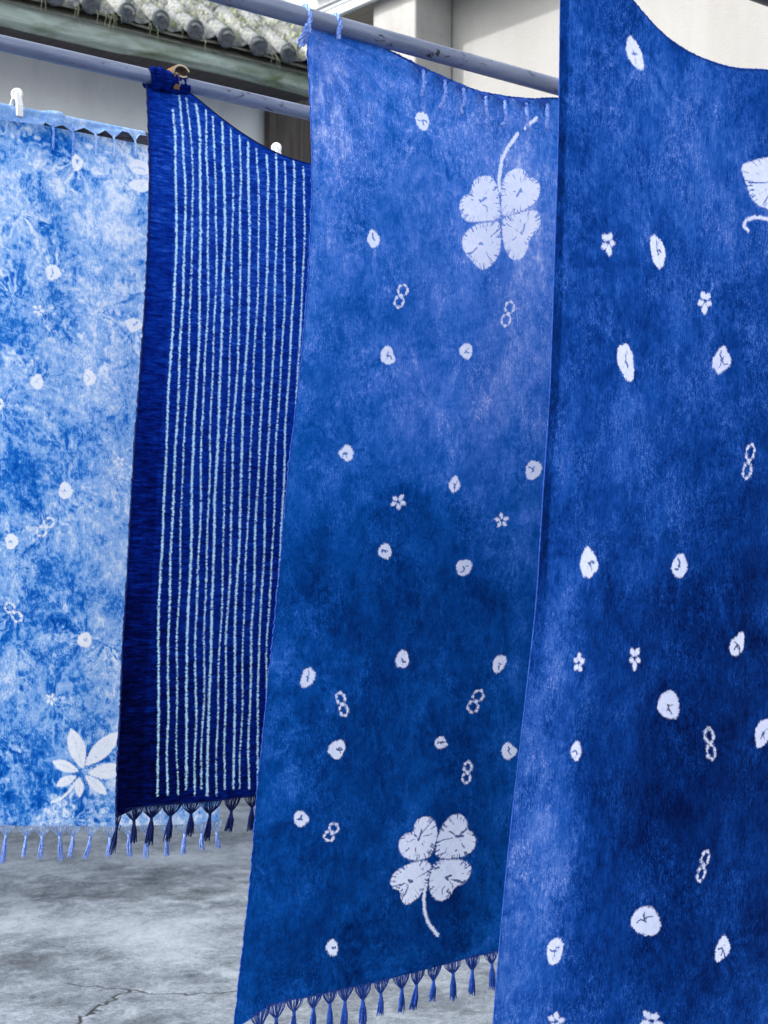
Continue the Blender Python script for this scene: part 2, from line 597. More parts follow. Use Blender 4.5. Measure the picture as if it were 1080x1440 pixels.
    t = k.math('MULTIPLY_ADD', k.mapr(ph, 0.8, 0.88), 0.16, t)
    t = k.math('MULTIPLY_ADD', k.mapr(ph, 0.76, 0.68), -0.2, t)
    col = k.ramp(k.mapr(t, -0.7, 1.0), [(0.0, lin(148, 156, 164)), (0.3, lin(126, 134, 143)), (0.5, lin(102, 110, 119)),
                                        (0.72, lin(78, 85, 93)), (1.0, lin(44, 50, 56))])
    cr = k.math('MULTIPLY_ADD', k.math('SUBTRACT', k.noise(40, 5, 0.75), 0.5), 0.010, k.attr('crack'))
    cm = k.mapr(cr, 0.001, 0.0055, 1.0, 0.0, smooth=True)
    vor = k.n('ShaderNodeTexVoronoi', feature='DISTANCE_TO_EDGE')
    vv = k.n('ShaderNodeMix', data_type='VECTOR')
    nn = k.n('ShaderNodeTexNoise')
    nn.inputs['Scale'].default_value = 2.5
    nn.inputs['Detail'].default_value = 6
    vv.inputs[0].default_value = 0.3
    k.l(k.co, nn.inputs['Vector'])
    k.l(k.co, vv.inputs[4])
    k.l(nn.outputs['Color'], vv.inputs[5])
    k.l(vv.outputs[1], vor.inputs['Vector'])
    vor.inputs['Scale'].default_value = 1.1
    hair = k.mapr(vor.outputs['Distance'], 0.0, 0.006, 1.0, 0.0)
    hair = k.math('MULTIPLY', hair, k.mapr(n1, 0.52, 0.6, 0.0, 0.5))
    cm = k.math('MAXIMUM', cm, hair)
    col = k.mix(cm, col, lin(46, 47, 50))
    h = k.math('ADD', k.math('MULTIPLY', n3, 0.6), k.math('MULTIPLY', n2, 1.2))
    nor = k.bump(h, 0.012, 0.55)
    k.principled(col, 0.85, 0, nor, 0.3)
    me.materials.append(k.m)
    o = link('ground', me)
    o['kind'] = 'structure'


def raw_mesh(name, verts, quads):
    me = bpy.data.meshes.new(name)
    nv, nq = len(verts), len(quads)
    me.vertices.add(nv)
    me.vertices.foreach_set('co', np.ascontiguousarray(verts, dtype=np.float32).reshape(-1))
    me.loops.add(nq * 4)
    me.loops.foreach_set('vertex_index', np.ascontiguousarray(quads, dtype=np.int32).reshape(-1))
    me.polygons.add(nq)
    me.polygons.foreach_set('loop_start', np.arange(0, nq * 4, 4, dtype=np.int32))
    me.polygons.foreach_set('loop_total', np.full(nq, 4, dtype=np.int32))
    me.polygons.foreach_set('use_smooth', np.ones(nq, dtype=bool))
    me.update(calc_edges=True)
    me.validate()
    return me


build_ground()

# ------------------------------------------------------------------ tiled house (behind, parallel to the poles)
EAVE_Y, EAVE_Z = 6.95, 4.06
SL = math.radians(38)


def tiled_house():
    t = empty('tiled_house', (3.5, 7.9, 0))
    tag(t, 'grey tiled house with mossy eave board and pale wall behind the drying cloths', 'house')
    WY = 7.72
    m = MB()
    m.box((-4.0, WY, -0.02), (5.55, WY + 0.3, 4.35))
    m.build('wall', M['wall_grey'], t, False)
    xl = at(377, 180, WY - 0.05)[0]
    xr = at(447, 180, WY - 0.05)[0]
    m = MB()
    m.box((xl, WY - 0.06, 0.0), (xr, WY - 0.003, 4.3))
    bevel(m.build('post', M['pillar_dark'], t, False), 0.01)
    # long weathered board under the tile ends
    m = MB()
    n = 60
    xs = np.linspace(-4.0, 5.5, n)
    P = []
    for x in xs:
        wv = 0.008 * math.sin(x * 3.1) + rng.normal(0, 0.0035)
        y0, y1 = EAVE_Y + 0.06, EAVE_Y + 0.16
        z0, z1 = EAVE_Z - 0.15 + wv, EAVE_Z - 0.06
        P.append([(x, y1, z0), (x, y0 + .006, z0), (x, y0, z0 + .006), (x, y0, z1), (x, y1, z1), (x, y1, z0)])
    m.grid(np.array(P)[:, ::-1])
    m.build('eave_board', M['beam'], t, False)
    # soffit boards between eave board and wall
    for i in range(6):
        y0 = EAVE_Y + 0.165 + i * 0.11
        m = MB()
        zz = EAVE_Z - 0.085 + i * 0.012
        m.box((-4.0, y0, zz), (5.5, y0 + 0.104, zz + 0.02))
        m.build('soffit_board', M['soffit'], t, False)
    # roof bed, then tiles one by one
    cs, sn = math.cos(SL), math.sin(SL)
    m = MB()
    L = 3.2
    xs = np.linspace(-4.0, 5.55, 40)
    vs = np.linspace(0.03, L, 30)
    P = np.array([[(x, EAVE_Y + v * cs, EAVE_Z - 0.055 + v * sn + 0.01 * math.sin(x * 7 + v * 5)) for v in vs] for x in xs])
    m.grid(P)
    y1, z1 = EAVE_Y + L * cs, EAVE_Z + L * sn
    m.add([(-4, EAVE_Y + .03, EAVE_Z - .075), (5.55, EAVE_Y + .03, EAVE_Z - .075), (5.55, y1, z1 - .1), (-4, y1, z1 - .1)], [(0, 1, 2, 3)])
    m.add([(-4, y1, z1), (5.55, y1, z1), (5.55, y1 + 2.6, EAVE_Z + .2), (-4, y1 + 2.6, EAVE_Z + .2)], [(0, 1, 2, 3)])
    roof = m.build('roof', M['roof_bed'], t)
    # alike pieces share mesh data
    SP = 0.2026
    R = 0.052

    def barrel(seed):
        r = np.random.default_rng(seed)
        m = MB()
        Lb, k = 0.20, 9
        rings = []
        for (v, rad) in ((0.0, R), (0.06, R * 0.985), (Lb, R * 0.86)):
            jit = r.normal(0, 0.0012, k)
            rings.append([(math.cos(math.pi * i / (k - 1)) * (rad + jit[i]), v, math.sin(math.pi * i / (k - 1)) * (rad + jit[i])) for i in range(k)])
        rings = [[(x * .78, y, z * .78 - .001) for (x, y, z) in rings[0]]] + rings
        m.grid(np.array(rings))
        return m.mesh('tile', M['tile'])

    def pan(seed):
        r = np.random.default_rng(seed)
        m = MB()
        k = 7
        wd = 0.15
        rows = []
        for v in (-0.001, 0.0, 0.19):
            rows.append([((i / (k - 1) - .5) * wd, v, 0.04 * ((i / (k - 1) - .5) * 2) ** 2 - (0.008 if v < 0 else 0) + r.normal(0, .001)) for i in range(k)])
        m.grid(np.array(rows))
        return m.mesh('tile', M['tile'])

    def face(seed):
        m = MB()
        ax = np.array([0, 1.0, 0])
        m.disc((0, 0, 0), ax, R * 1.02, 0.016, 22)
        # raised rim and rosette
        n_ = 22
        pts = [(math.cos(2 * math.pi * i / n_) * R * .84, -0.009, math.sin(2 * math.pi * i / n_) * R * .84) for i in range(n_ + 1)]
        m.tube(pts, 0.0035, 5)
        pts = [(math.cos(2 * math.pi * i / n_) * R * .5, -0.008, math.sin(2 * math.pi * i / n_) * R * .5) for i in range(n_ + 1)]
        m.tube(pts, 0.0025, 4)
        for i in range(6):
            a = i * math.pi / 3 + seed
            m.tube([(math.cos(a) * R * .12, -.008, math.sin(a) * R * .12), (math.cos(a) * R * .42, -.009, math.sin(a) * R * .42)], 0.004, 5)
        m.disc((0, -.008, 0), ax, R * .14, 0.01, 10)
        return m.mesh('tile_end', M['tile_face'])

    barrels = [barrel(i) for i in range(5)]
    pans = [pan(i + 20) for i in range(4)]
    faces = [face(i * .4) for i in range(3)]
    x0 = at(224, 42, EAVE_Y)[0]
    for c in range(-9, 7):
        cx = x0 + c * SP
        if cx > 5.5:
            continue
        for r in range(9):
            v = r * 0.155 - 0.012
            jx, jz, ja = rng.normal(0, .005), rng.normal(0, .004), rng.normal(0, .035)
            p = (cx + jx, EAVE_Y + v * cs, EAVE_Z - 0.012 + v * sn + jz + 0.006)
            link('tile', random.choice(barrels), roof, p, (SL + 0.05 + rng.normal(0, .015), rng.normal(0, .05), ja))
            p = (cx + SP / 2 + rng.normal(0, .004), EAVE_Y + v * cs + .045, EAVE_Z - 0.002 + v * sn + rng.normal(0, .003))
            link('tile', random.choice(pans), roof, p, (SL + 0.06, rng.normal(0, .03), rng.normal(0, .03)))
        link('tile_end', random.choice(faces), roof, (cx + rng.normal(0, .004), EAVE_Y - 0.018, EAVE_Z + 0.0 + rng.normal(0, .004)),
             (SL * .3 + rng.normal(0, .05), rng.normal(0, .3), rng.normal(0, .06)))
    # moss and small ferns growing over the tiles
    m = MB()
    for i in range(1500):
        c = rng.integers(-9, 7)
        v = rng.uniform(0.06, 1.3)
        valley = rng.random() < 0.62
        cx = x0 + c * SP + (SP / 2 + rng.normal(0, .02) if valley else rng.normal(0, .03))
        if cx > 5.5:
            continue
        base = np.array([cx, EAVE_Y + v * cs, EAVE_Z + v * sn - (0.035 if valley else -0.035)])
        for j in range(rng.integers(6, 15)):
            b = base + np.array([rng.normal(0, .022), rng.normal(0, .02), rng.normal(0, .004)])
            h = rng.uniform(.012, .042)
            d = np.array([rng.normal(0, .6), rng.normal(-.25, .5), 1.0])
            d /= np.linalg.norm(d)
            s_ = np.cross(d, rng.normal(0, 1, 3))
            s_ /= np.linalg.norm(s_) + 1e-9
            wd = rng.uniform(.002, .006)
            m.add([b - s_ * wd, b + s_ * wd, b + d * h + s_ * wd * .7, b + d * h * .9 - s_ * wd * .7], [(0, 1, 2, 3)])
    for i in range(26):   # hanging straws at the eave
        c = rng.integers(-4, 6)
        cx = x0 + c * SP + SP / 2 + rng.normal(0, .03)
        b = np.array([cx, EAVE_Y - .015, EAVE_Z - .02])
        ln = rng.uniform(.03, .12)
        tip = b + np.array([rng.normal(0, .015), -.02 + rng.normal(0, .01), -ln])
        mid = (b + tip) / 2 + np.array([0, -.02, .01])
        m.tube([b, mid, tip], [.0016, .0014, .0006], 3, False)
    o = m.build('roof_moss', M['moss'], None, False)
    tag(o, 'pale green moss growing between the grey roof tiles', 'moss', None, 'stuff')


tiled_house()


# ------------------------------------------------------------------ whitewashed house (to the right, across the pole ends)
def white_house():
    t = empty('whitewashed_house', (5.6, 3.0, 0))
    tag(t, 'whitewashed house wall with rough grey corner column behind the metal poles', 'house')
    WX = 5.2
    m = MB()
    m.box((WX, -2.0, -0.02), (WX + 0.3, 6.1, 4.6))
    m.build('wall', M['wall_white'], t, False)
    m = MB()
    m.box((4.95, 5.79, -0.01), (WX - .003, 6.12, 4.34))
    bevel(m.build('column', M['column'], t, False), 0.012, 3)
    fx = 4.88
    zf = EYE + (780 - 16) / F * 8.0
    for i, (dz, off) in enumerate(((0.0, 0.0), (0.062, -0.03))):
        m = MB()
        m.box((fx + off, -2.0, zf + dz), (fx + off + .03, 6.5, zf + dz + .055))
        bevel(m.build('fascia_board', M['board_white'], t, False), 0.004)
    m = MB()
    m.box((fx + .032, -2.0, zf + .03), (WX + .3, 6.44, zf + .05))
    m.build('soffit', M['board_tan'], t, False)
    m = MB()
    m.add([(fx - .10, -2.0, zf + .125), (fx - .10, 6.47, zf + .125), (WX + 2.5, 6.47, zf + 1.6), (WX + 2.5, -2.0, zf + 1.6),
           (fx - .10, -2.0, zf + .165), (fx - .10, 6.47, zf + .165), (WX + 2.5, 6.47, zf + 1.64), (WX + 2.5, -2.0, zf + 1.64)],
          [(0, 1, 2, 3), (7, 6, 5, 4), (0, 4, 5, 1), (1, 5, 6, 2), (2, 6, 7, 3), (3, 7, 4, 0)])
    m.build('roof', M['roof_bed'], t, False)


white_house()

# ------------------------------------------------------------------ drying poles
QD, QB, QA, QC = 1.725, 2.33, 2.83, 3.23


def pole(q, zpix, r, mat, label):
    z = zpix
    m = MB()
    xs = np.linspace(-1.6, 5.21, 70)
    pts = [(x, q + 0.003 * math.sin(x * 1.7 + q), z + 0.004 * math.sin(x * .9 + q * 3) - .004 * math.sin(1.75 * .9 + q * 3)) for x in xs]
    rs = [r * (1 + rng.normal(0, .004)) for _ in xs]
    m.tube(pts, rs, 28)
    o = m.build('drying_pole', mat)
    tag(o, label, 'pole', 'metal drying poles')
    return o


zA = at(100, 84, QA)[2]
zB = at(600, 71, QB)[2]
zC = at(195, 193, QC)[2]
zD = at(1060, -11, QD)[2]
print('pole heights', zA, zB, zC, zD)
pole(QA, zA, 0.0158, M['pole_grey'], 'smooth grey metal pole carrying the striped navy cloth')
pole(QB, zB, 0.0175, M['pole_grey'], 'scuffed grey metal pole carrying the cloth with the clover prints')
pole(QC, zC, 0.0145, M['pole_rust'], 'rusty brown metal pole carrying the pale blue cloth')
pole(QD, zD, 0.0175, M['pole_dark'], 'dark metal pole above the deep blue spotted cloth')


# ------------------------------------------------------------------ dyed motifs
def poly_sdf(px, pz, poly):
    """signed distance (negative inside) of points to a closed polygon"""
    poly = np.asarray(poly)
    x0, z0 = poly[:, 0], poly[:, 1]
    x1, z1 = np.roll(x0, -1), np.roll(z0, -1)
    best = np.full(px.shape, 1e9)
    ins = np.zeros(px.shape, bool)
    for a, b, c, d in zip(x0, z0, x1, z1):
        dx, dz = c - a, d - b
        tt = np.clip(((px - a) * dx + (pz - b) * dz) / (dx * dx + dz * dz + 1e-14), 0, 1)
        best = np.minimum(best, (px - a - tt * dx) ** 2 + (pz - b - tt * dz) ** 2)
        cond = (b > pz) != (d > pz)
        with np.errstate(divide='ignore', invalid='ignore'):
            ins ^= cond & (px < (c - a) * (pz - b) / (d - b) + a)
    s = np.sqrt(best)
    return np.where(ins, -s, s)


def value_noise(X, Z, cell, seed):
    r = np.random.default_rng(seed)
    a, b = X / cell, Z / cell
    a, b = a - a.min(), b - b.min()
    G = r.uniform(-1, 1, (int(a.max()) + 3, int(b.max()) + 3))
    i, j = a.astype(int), b.astype(int)
    f, g = a - i, b - j
    f, g = f * f * (3 - 2 * f), g * g * (3 - 2 * g)
    return (G[i, j] * (1 - f) + G[i + 1, j] * f) * (1 - g) + (G[i, j + 1] * (1 - f) + G[i + 1, j + 1] * f) * g


def fbm(X, Z, cell, seed, octs=4):
    return sum(value_noise(X, Z, cell / 2 ** o, seed + o) * .6 ** o for o in range(octs))


def rounded(pts, times=2):
    P = [np.array(p, float) for p in pts]
    for _ in range(times):
        Q = []
        for a, b in zip(P, P[1:] + P[:1]):
            Q += [a * .75 + b * .25, a * .25 + b * .75]
        P = Q
    return P


class Dye:
    """fields over one cloth: motif distance, crease lines, dye depth; drawn in cloth coordinates (X, Z)"""

    def __init__(s, X, Z, q, lean, zp):
        s.X, s.Z, s.q, s.lean, s.zp = X, Z, q, lean, zp
        s.motif = np.full(X.shape, 0.03)
        s.crease = np.zeros(X.shape)
        s.dye = np.zeros(X.shape)
        s.centres = []
        s.puck = np.zeros(X.shape)

    def to(s, x, y):
        p = at(x, y, s.q, s.lean, s.zp)
        return (p[0], p[2])

    def local(s, pts, mg=0.03):
        pts = np.array(pts)
        lo, hi = pts.min(0) - mg, pts.max(0) + mg
        return (s.X > lo[0]) & (s.X < hi[0]) & (s.Z > lo[1]) & (s.Z < hi[1])

    def polygon(s, pix, grow=0.0):
        P = [s.to(*p) for p in rounded(pix, 1)]
        k = s.local(P)
        if k.any():
            s.motif[k] = np.minimum(s.motif[k], poly_sdf(s.X[k], s.Z[k], P) - grow)
        return P

    def line(s, pix, half):
        P = [s.to(*p) for p in pix]
        k = s.local(P)
        if k.any():
            s.motif[k] = np.minimum(s.motif[k], polyline_distance(s.X[k], s.Z[k], P) - half)

    def cut(s, pix, half=0.0016, strength=1.0):
        P = [s.to(*p) for p in pix]
        k = s.local(P, 0.02)
        if k.any():
            d = polyline_distance(s.X[k], s.Z[k], P)
            s.crease[k] = np.maximum(s.crease[k], strength * np.exp(-(d / (half * 1.6)) ** 2))

    def spot(s, cx, cy, rx, ry, ang=0.0, n=14, marks=3):
        a = math.radians(ang)
        pts = []
        ph = rng.uniform(0, 6.28)
        sq = rng.uniform(1.35, 2.3)
        for i in range(n * 2):
            t = math.pi * i / n
            r = 1 + 0.07 * math.sin(3 * t + ph) + rng.normal(0, .035)
            c, sn_ = math.cos(t), math.sin(t)
            rr = (abs(c) ** sq + abs(sn_) ** sq) ** (-1 / sq)
            x, y = rx * r * rr * c, ry * r * rr * sn_
            pts.append((cx + x * math.cos(a) - y * math.sin(a), cy + x * math.sin(a) + y * math.cos(a)))
        P = s.polygon(pts)
        s.centres.append((*s.to(cx, cy), 1.0, rx / F * 3))
        # creases where the thread pulled the cloth together
        for j in range(marks):
            t = rng.uniform(0, 6.28)
            l0, l1 = rng.uniform(0, .15), rng.uniform(.35, .75)
            seg = []
            for l in (l0, (l0 + l1) / 2, l1):
                t2 = t + rng.normal(0, .25)
                seg.append((cx + rx * l * math.cos(t2), cy + ry * l * math.sin(t2)))
            s.cut(seg, 0.0011 + 0.0006 * rng.random(), rng.uniform(.7, 1.05))
        s.cut([(cx - 1, cy - 1), (cx + 1, cy + 1.5)], 0.0014, 1.0)

    def eight(s, cx, cy, h, wd, ang):
        a = math.radians(ang)
        for sg in (-1, 1):
            ox, oy = 0, sg * h * .27
            pts = []
            n = 11
            for i in range(n):
                t = 2 * math.pi * i / n + rng.normal(0, .05)
                x = ox + wd * .5 * math.cos(t)
                y = oy + h * .25 * math.sin(t)
                pts.append((cx + x * math.cos(a) - y * math.sin(a), cy + x * math.sin(a) + y * math.cos(a)))
            pts.append(pts[0])
            s.line(pts, 0.0010)
            for i in range(0, n, 2):
                u, v = pts[i], pts[i + 1]
                s.line([(u[0] * .7 + v[0] * .3, u[1] * .7 + v[1] * .3), (u[0] * .3 + v[0] * .7, u[1] * .3 + v[1] * .7)], 0.0028)
        s.centres.append((*s.to(cx, cy), 0.6, .02))

    def petal(s, x0, y0, x1, y1, hw, marks=0):
        pts = []
        L = math.hypot(x1 - x0, y1 - y0)
        ux, uy = (x1 - x0) / L, (y1 - y0) / L
        prof = [(0, .12), (.15, .5), (.35, .9), (.55, 1.0), (.75, .82), (.9, .45), (1.0, .05)]
        for (t, k) in prof:
            pts.append((x0 + ux * L * t - uy * hw * k, y0 + uy * L * t + ux * hw * k))
        for (t, k) in prof[::-1]:
            pts.append((x0 + ux * L * t + uy * hw * k, y0 + uy * L * t - ux * hw * k))
        s.polygon(pts)
        if marks:
            s.cut([(x0 + ux * L * .12, y0 + uy * L * .12), (x0 + ux * L * .5 + 1, y0 + uy * L * .5), (x0 + ux * L * .8, y0 + uy * L * .8)], 0.0012, .62)
            for j in range(marks):
                t = rng.uniform(.2, .85)
                sg = rng.choice([-1, 1])
                bx, by = x0 + ux * L * t, y0 + uy * L * t
                s.cut([(bx, by), (bx - uy * hw * .8 * sg + ux * 2, by + ux * hw * .8 * sg + uy * 2)], 0.0008, .55)

    def flower(s, cx, cy, r, ang, n=5, sx=1.0):
        for i in range(n):
            a = math.radians(ang) + 2 * math.pi * i / n
            rr = r * rng.uniform(.85, 1.15)
            s.petal(cx + .14 * r * math.cos(a) * sx, cy + .14 * r * math.sin(a), cx + rr * math.cos(a) * sx, cy + rr * math.sin(a), r * .24)
        s.cut([(cx - 1, cy), (cx + 1, cy)], 0.0022, 1)
        s.centres.append((*s.to(cx, cy), 0.6, .02))

    def leafmarks(s, pts, n):
        c = np.mean(pts, 0)
        s.cut([c + rng.normal(0, 1, 2), c + rng.normal(0, 2, 2), c + rng.normal(0, 5, 2)], 0.0022, 1.0)
        for j in range(n):
            e = np.array(pts[rng.integers(len(pts))])
            a, b = sorted(rng.uniform(.15, .98, 2))
            mid = c + (e - c) * (a + b) / 2 + rng.normal(0, 1.2, 2)
            s.cut([c + (e - c) * a, mid, c + (e - c) * b], rng.uniform(.0011, .0015), rng.uniform(.65, 1.05))
        # short gathers along the rim
        m = len(pts)
        for j in range(m * 4):
            i = rng.integers(m)
            f_ = rng.random()
            e = np.array(pts[i]) * (1 - f_) + np.array(pts[(i + 1) % m]) * f_
            d = c - e
            s.cut([e - d * .06, e + d * rng.uniform(.08, .26)], .0011, rng.uniform(.6, 1.0))

    def streaks(s, amp=0.35, reach=0.10):
        """pleats radiate from every tied point"""
        for (cx, cz, st, r0) in s.centres:
            k = (np.abs(s.X - cx) < reach * 3) & (np.abs(s.Z - cz) < reach * 3)
            if not k.any():
                continue
            dx, dz = s.X[k] - cx, s.Z[k] - cz
            d = np.hypot(dx, dz)
            th = np.arctan2(dz, dx)
            v = np.zeros(th.shape)
            for f_ in (5, 9, 14, 22, 31):
                v += math.sqrt(1 / f_) * np.sin(f_ * th + rng.uniform(0, 6.28) + 1.5 * np.sin(d * 40 + rng.uniform(0, 6)))
            v = v * (0.55 + 0.6 * np.sin(th + rng.uniform(0, 6.28)) + .35 * np.sin(2 * th + rng.uniform(0, 6.28)))
            s.puck[k] += .0013 * st * v * np.exp(-(d / .04) ** 2) * np.clip(d / (r0 + .005), 0, 1)
            s.dye[k] += amp * st * v * .35 * np.exp(-(d / reach) ** 2) * np.clip(d / (r0 + .01) - .5, 0, 1)

    def feather(s, amp, seed, extra=14, reach=0.055, c=3.2):
        """dye drawn outwards in feathery strokes from every tied point"""
        r = np.random.default_rng(seed)
        cs = [(a, b) for (a, b, _, _) in s.centres]
        x0, x1, z0, z1 = s.X.min(), s.X.max(), s.Z.min(), s.Z.max()
        cs += [(r.uniform(x0, x1), r.uniform(z0, z1)) for _ in range(extra)]
        num, den = np.zeros(s.X.shape), np.full(s.X.shape, .02)
        for i, (cx, cz) in enumerate(cs):
            dx, dz = s.X - cx, s.Z - cz
            d = np.hypot(dx, dz) + 1e-4
            k = d < reach * 5
            if not k.any():
                continue
            ux, uz, dk = dx[k] / d[k], dz[k] / d[k], d[k]
            w = np.exp(-dk / reach)
            warp = .9 * fbm(s.X[k], s.Z[k], .03, seed + 900, 3)
            t0 = r.uniform(0, 6.28)
            w = w * (.12 + np.clip(.5 + .6 * (ux * math.cos(t0) + uz * math.sin(t0)), 0, 1) ** 1.5) * np.clip(dk / .02, .05, 1)
            a, b = ux * c + dk * 6 + warp, uz * c + dk * 5 - warp * .7
            v = fbm(np.append(a, [-20, 20]), np.append(b, [-20, 20]), .55, seed + 7 * i, 5)[:-2]
            num[k] += w * v
            den[k] += w
        s.dye += amp * num / den

    def blobs(s, base, lst):
        s.dye += base
        WX = s.X + .035 * fbm(s.X, s.Z, .09, int(base * 100))
        WZ = s.Z + .05 * fbm(s.X, s.Z, .11, int(base * 100) + 50)
        for (x, y, rx, ry, am) in lst:
            c = s.to(x, y)
            hx = abs(s.to(x + rx, y)[0] - c[0])
            hz = abs(s.to(x, y + ry)[1] - c[1])
            s.dye += am * np.exp(-((WX - c[0]) / hx) ** 2 - ((WZ - c[1]) / hz) ** 2)


# ------------------------------------------------------------------ cloth sheets
def smooth_interp(xs, pts):
    pts = sorted(pts)
    a = np.array([p[0] for p in pts])
    b = np.array([p[1] for p in pts])
    # monotone-ish smoothing: linear interpolation averaged over a short window
    span = (a[-1] - a[0])
    out = np.zeros(np.shape(xs))
    for o in np.linspace(-.025, .025, 9):
        out += np.interp(np.asarray(xs) + o * span, a, b)
    return out / 9


class Sheet:
    def __init__(s, q, lean, zp, left_pix, top_pix, bot_pix, width, mirror_x, fine, res=0.0026, coarse=0.012, left_to=None, seed=0, amp=1.0, flip=False):
        s.q, s.lean, s.zp = q, lean, zp
        to = lambda p: at(p[0], p[1], q, lean, zp)
        L = [to(p) for p in left_pix]
        s.lz = [(p[2], p[0]) for p in L]
        s.W = width
        T = [(to(p)[0], to(p)[2]) for p in top_pix]
        if mirror_x is not None:
            xm = to(mirror_x)[0]
            last = max(t[0] for t in T)
            T = T + [(2 * xm - a, b) for (a, b) in T[::-1] if 2 * xm - a > last + .02]
        s.T = T
        B = [(to(p)[0], to(p)[2]) for p in bot_pix]
        s.B = B
        rs = np.random.default_rng(seed)
        s.par = [(rs.uniform(2.0, 7), rs.uniform(0, 6.28), rs.uniform(-1.5, 1.5), rs.uniform(.3, 1)) for _ in range(6)]
        s.par2 = [(rs.uniform(14, 34), rs.uniform(0, 6.28), rs.uniform(-3, 3), rs.uniform(.3, 1)) for _ in range(5)]
        s.amp = amp
        s.xl_top = np.interp(L[0][2], *zip(*sorted(s.lz)))
        s.xl_bot = np.interp(L[-1][2], *zip(*sorted(s.lz)))
        s.ztl, s.zbl = L[0][2], L[-1][2]
        if fine[0] > 0:
            us = np.concatenate([np.arange(0, fine[0], coarse), np.arange(fine[0], fine[1], res), np.arange(fine[1], width, coarse), [width]])
        else:
            us = np.concatenate([np.arange(0, fine[1], res), np.arange(fine[1], width, coarse), [width]])
        s.us = us
        nv = int(abs(s.ztl - s.zbl) / res)
        s.vs = np.linspace(0, 1, nv)
        U, V = np.meshgrid(us, s.vs, indexing='ij')
        s.X, s.Z = s.point(U, V)
        s.Y = s.depth(s.X, s.Z, U, V)

    def edge_x(s, V):
        zz = s.ztl + (s.zbl - s.ztl) * V
        return smooth_interp(zz, s.lz)

    def point(s, U, V):
        U, V = np.asarray(U, float), np.asarray(V, float)
        zt = smooth_interp(s.xl_top + U, s.T)
        zb = smooth_interp(s.xl_bot + U, s.B)
        X = s.edge_x(V) + U
        Z = zt + (zb - zt) * V
        return X, Z

    def depth(s, X, Z, U, V):
        w = np.zeros(np.shape(X))
        for (f, ph, sk, a) in s.par:
            w += a * np.sin(f * (U + .25 * sk * V) * 2 + ph + sk * V)
        g = np.zeros(np.shape(X))
        for (f, ph, sk, a) in s.par2:
            g += a * np.sin(f * (U + .06 * sk * V) + ph)
        fall = np.clip(V * 1.5, 0, 1)
        return s.q + s.lean * (s.zp - Z) + s.amp * (0.0068 * w * (.25 + .75 * fall) + 0.0042 * g * (.3 + .7 * V))

    def at_uv(s, u, v):
        X, Z = s.point(u, v)
        Y = s.depth(X, Z, np.asarray(u, float), np.asarray(v, float))
        return np.array([float(X), float(Y), float(Z)])

    def u_of_pixel(s, x, y):
        """distance from the left edge, for a place on the hem"""
        p = at(x, y, s.q, s.lean, s.zp)
        return p[0]

    def mesh(s, name, mat, dye):
        n, m = s.X.shape
        idx = np.arange(n * m).reshape(n, m)
        quads = np.stack([idx[:-1, :-1], idx[:-1, 1:], idx[1:, 1:], idx[1:, :-1]], -1).reshape(-1, 4)
        me = raw_mesh(name, np.stack([s.X, s.Y + dye.puck, s.Z], -1).reshape(-1, 3), quads)
        for nm, arr in (('motif', dye.motif), ('crease', dye.crease), ('dye', dye.dye)):
            a = me.attributes.new(nm, 'FLOAT', 'POINT')
            a.data.foreach_set('value', arr.reshape(-1).astype(np.float32))
        me.materials.append(mat)
        return me


# ------------------------------------------------------------------ tassels
def tassel(parent, c, spread, fan, tail, mats, sway=0.0, n=17, slope=0.0, thick=0.0007, fray=1.0):
    """c = middle of the hem stretch; threads gather to a knot and hang on as a tail"""
    c = np.array(c, float)
    spread *= rng.uniform(.85, 1.1)
    fan *= rng.uniform(.88, 1.12)
    tail *= rng.uniform(.85, 1.15)
    sway += rng.normal(0, .06)
    kn = c + np.array([sway * fan, rng.normal(0, .002), -fan])
    m = MB()
    for i in range(n):
        f_ = (i / (n - 1) - .5)
        a = c + np.array([f_ * spread, rng.normal(0, .0006), slope * f_ * spread + .003])
        b = kn + np.array([f_ * .004, rng.normal(0, .0008), .002])
        bulge = np.array([f_ * spread * .22, rng.normal(0, .0015), 0])
        mid = a * .55 + b * .45 + bulge
        q2 = a * .22 + b * .78 + bulge * .55
        m.tube([a, mid, q2, b], thick, 3, False)
    t = m.build('tassel', mats[0], parent)
    m = MB()
    m.tube([kn + np.array([0, 0, .004]), kn + np.array([0, 0, .0015]), kn + np.array([.0004, 0, -.0025]), kn + np.array([sway * .004, 0, -.006])],
           [.0022, .0036, .0034, .002], 8)
    m.build('knot', mats[1], t)
    m = MB()
    for i in range(n + 4):
        a = rng.uniform(0, 6.28)
        r = math.sqrt(rng.random())
        off = np.array([math.cos(a) * r, math.sin(a) * r, 0])
        ln = tail * rng.uniform(.82, 1.06)
        e = kn + np.array([sway * ln, 0, -ln]) + off * .0082 * fray
        mid = kn + np.array([sway * ln * .3, 0, -ln * .45]) + off * .0056 * fray + rng.normal(0, .0007, 3)
        m.tube([kn + off * .0014, mid, e], [thick * 1.8, thick * 1.9, thick * .9], 3, False)
    m.build('tail', mats[1], t)
    return t


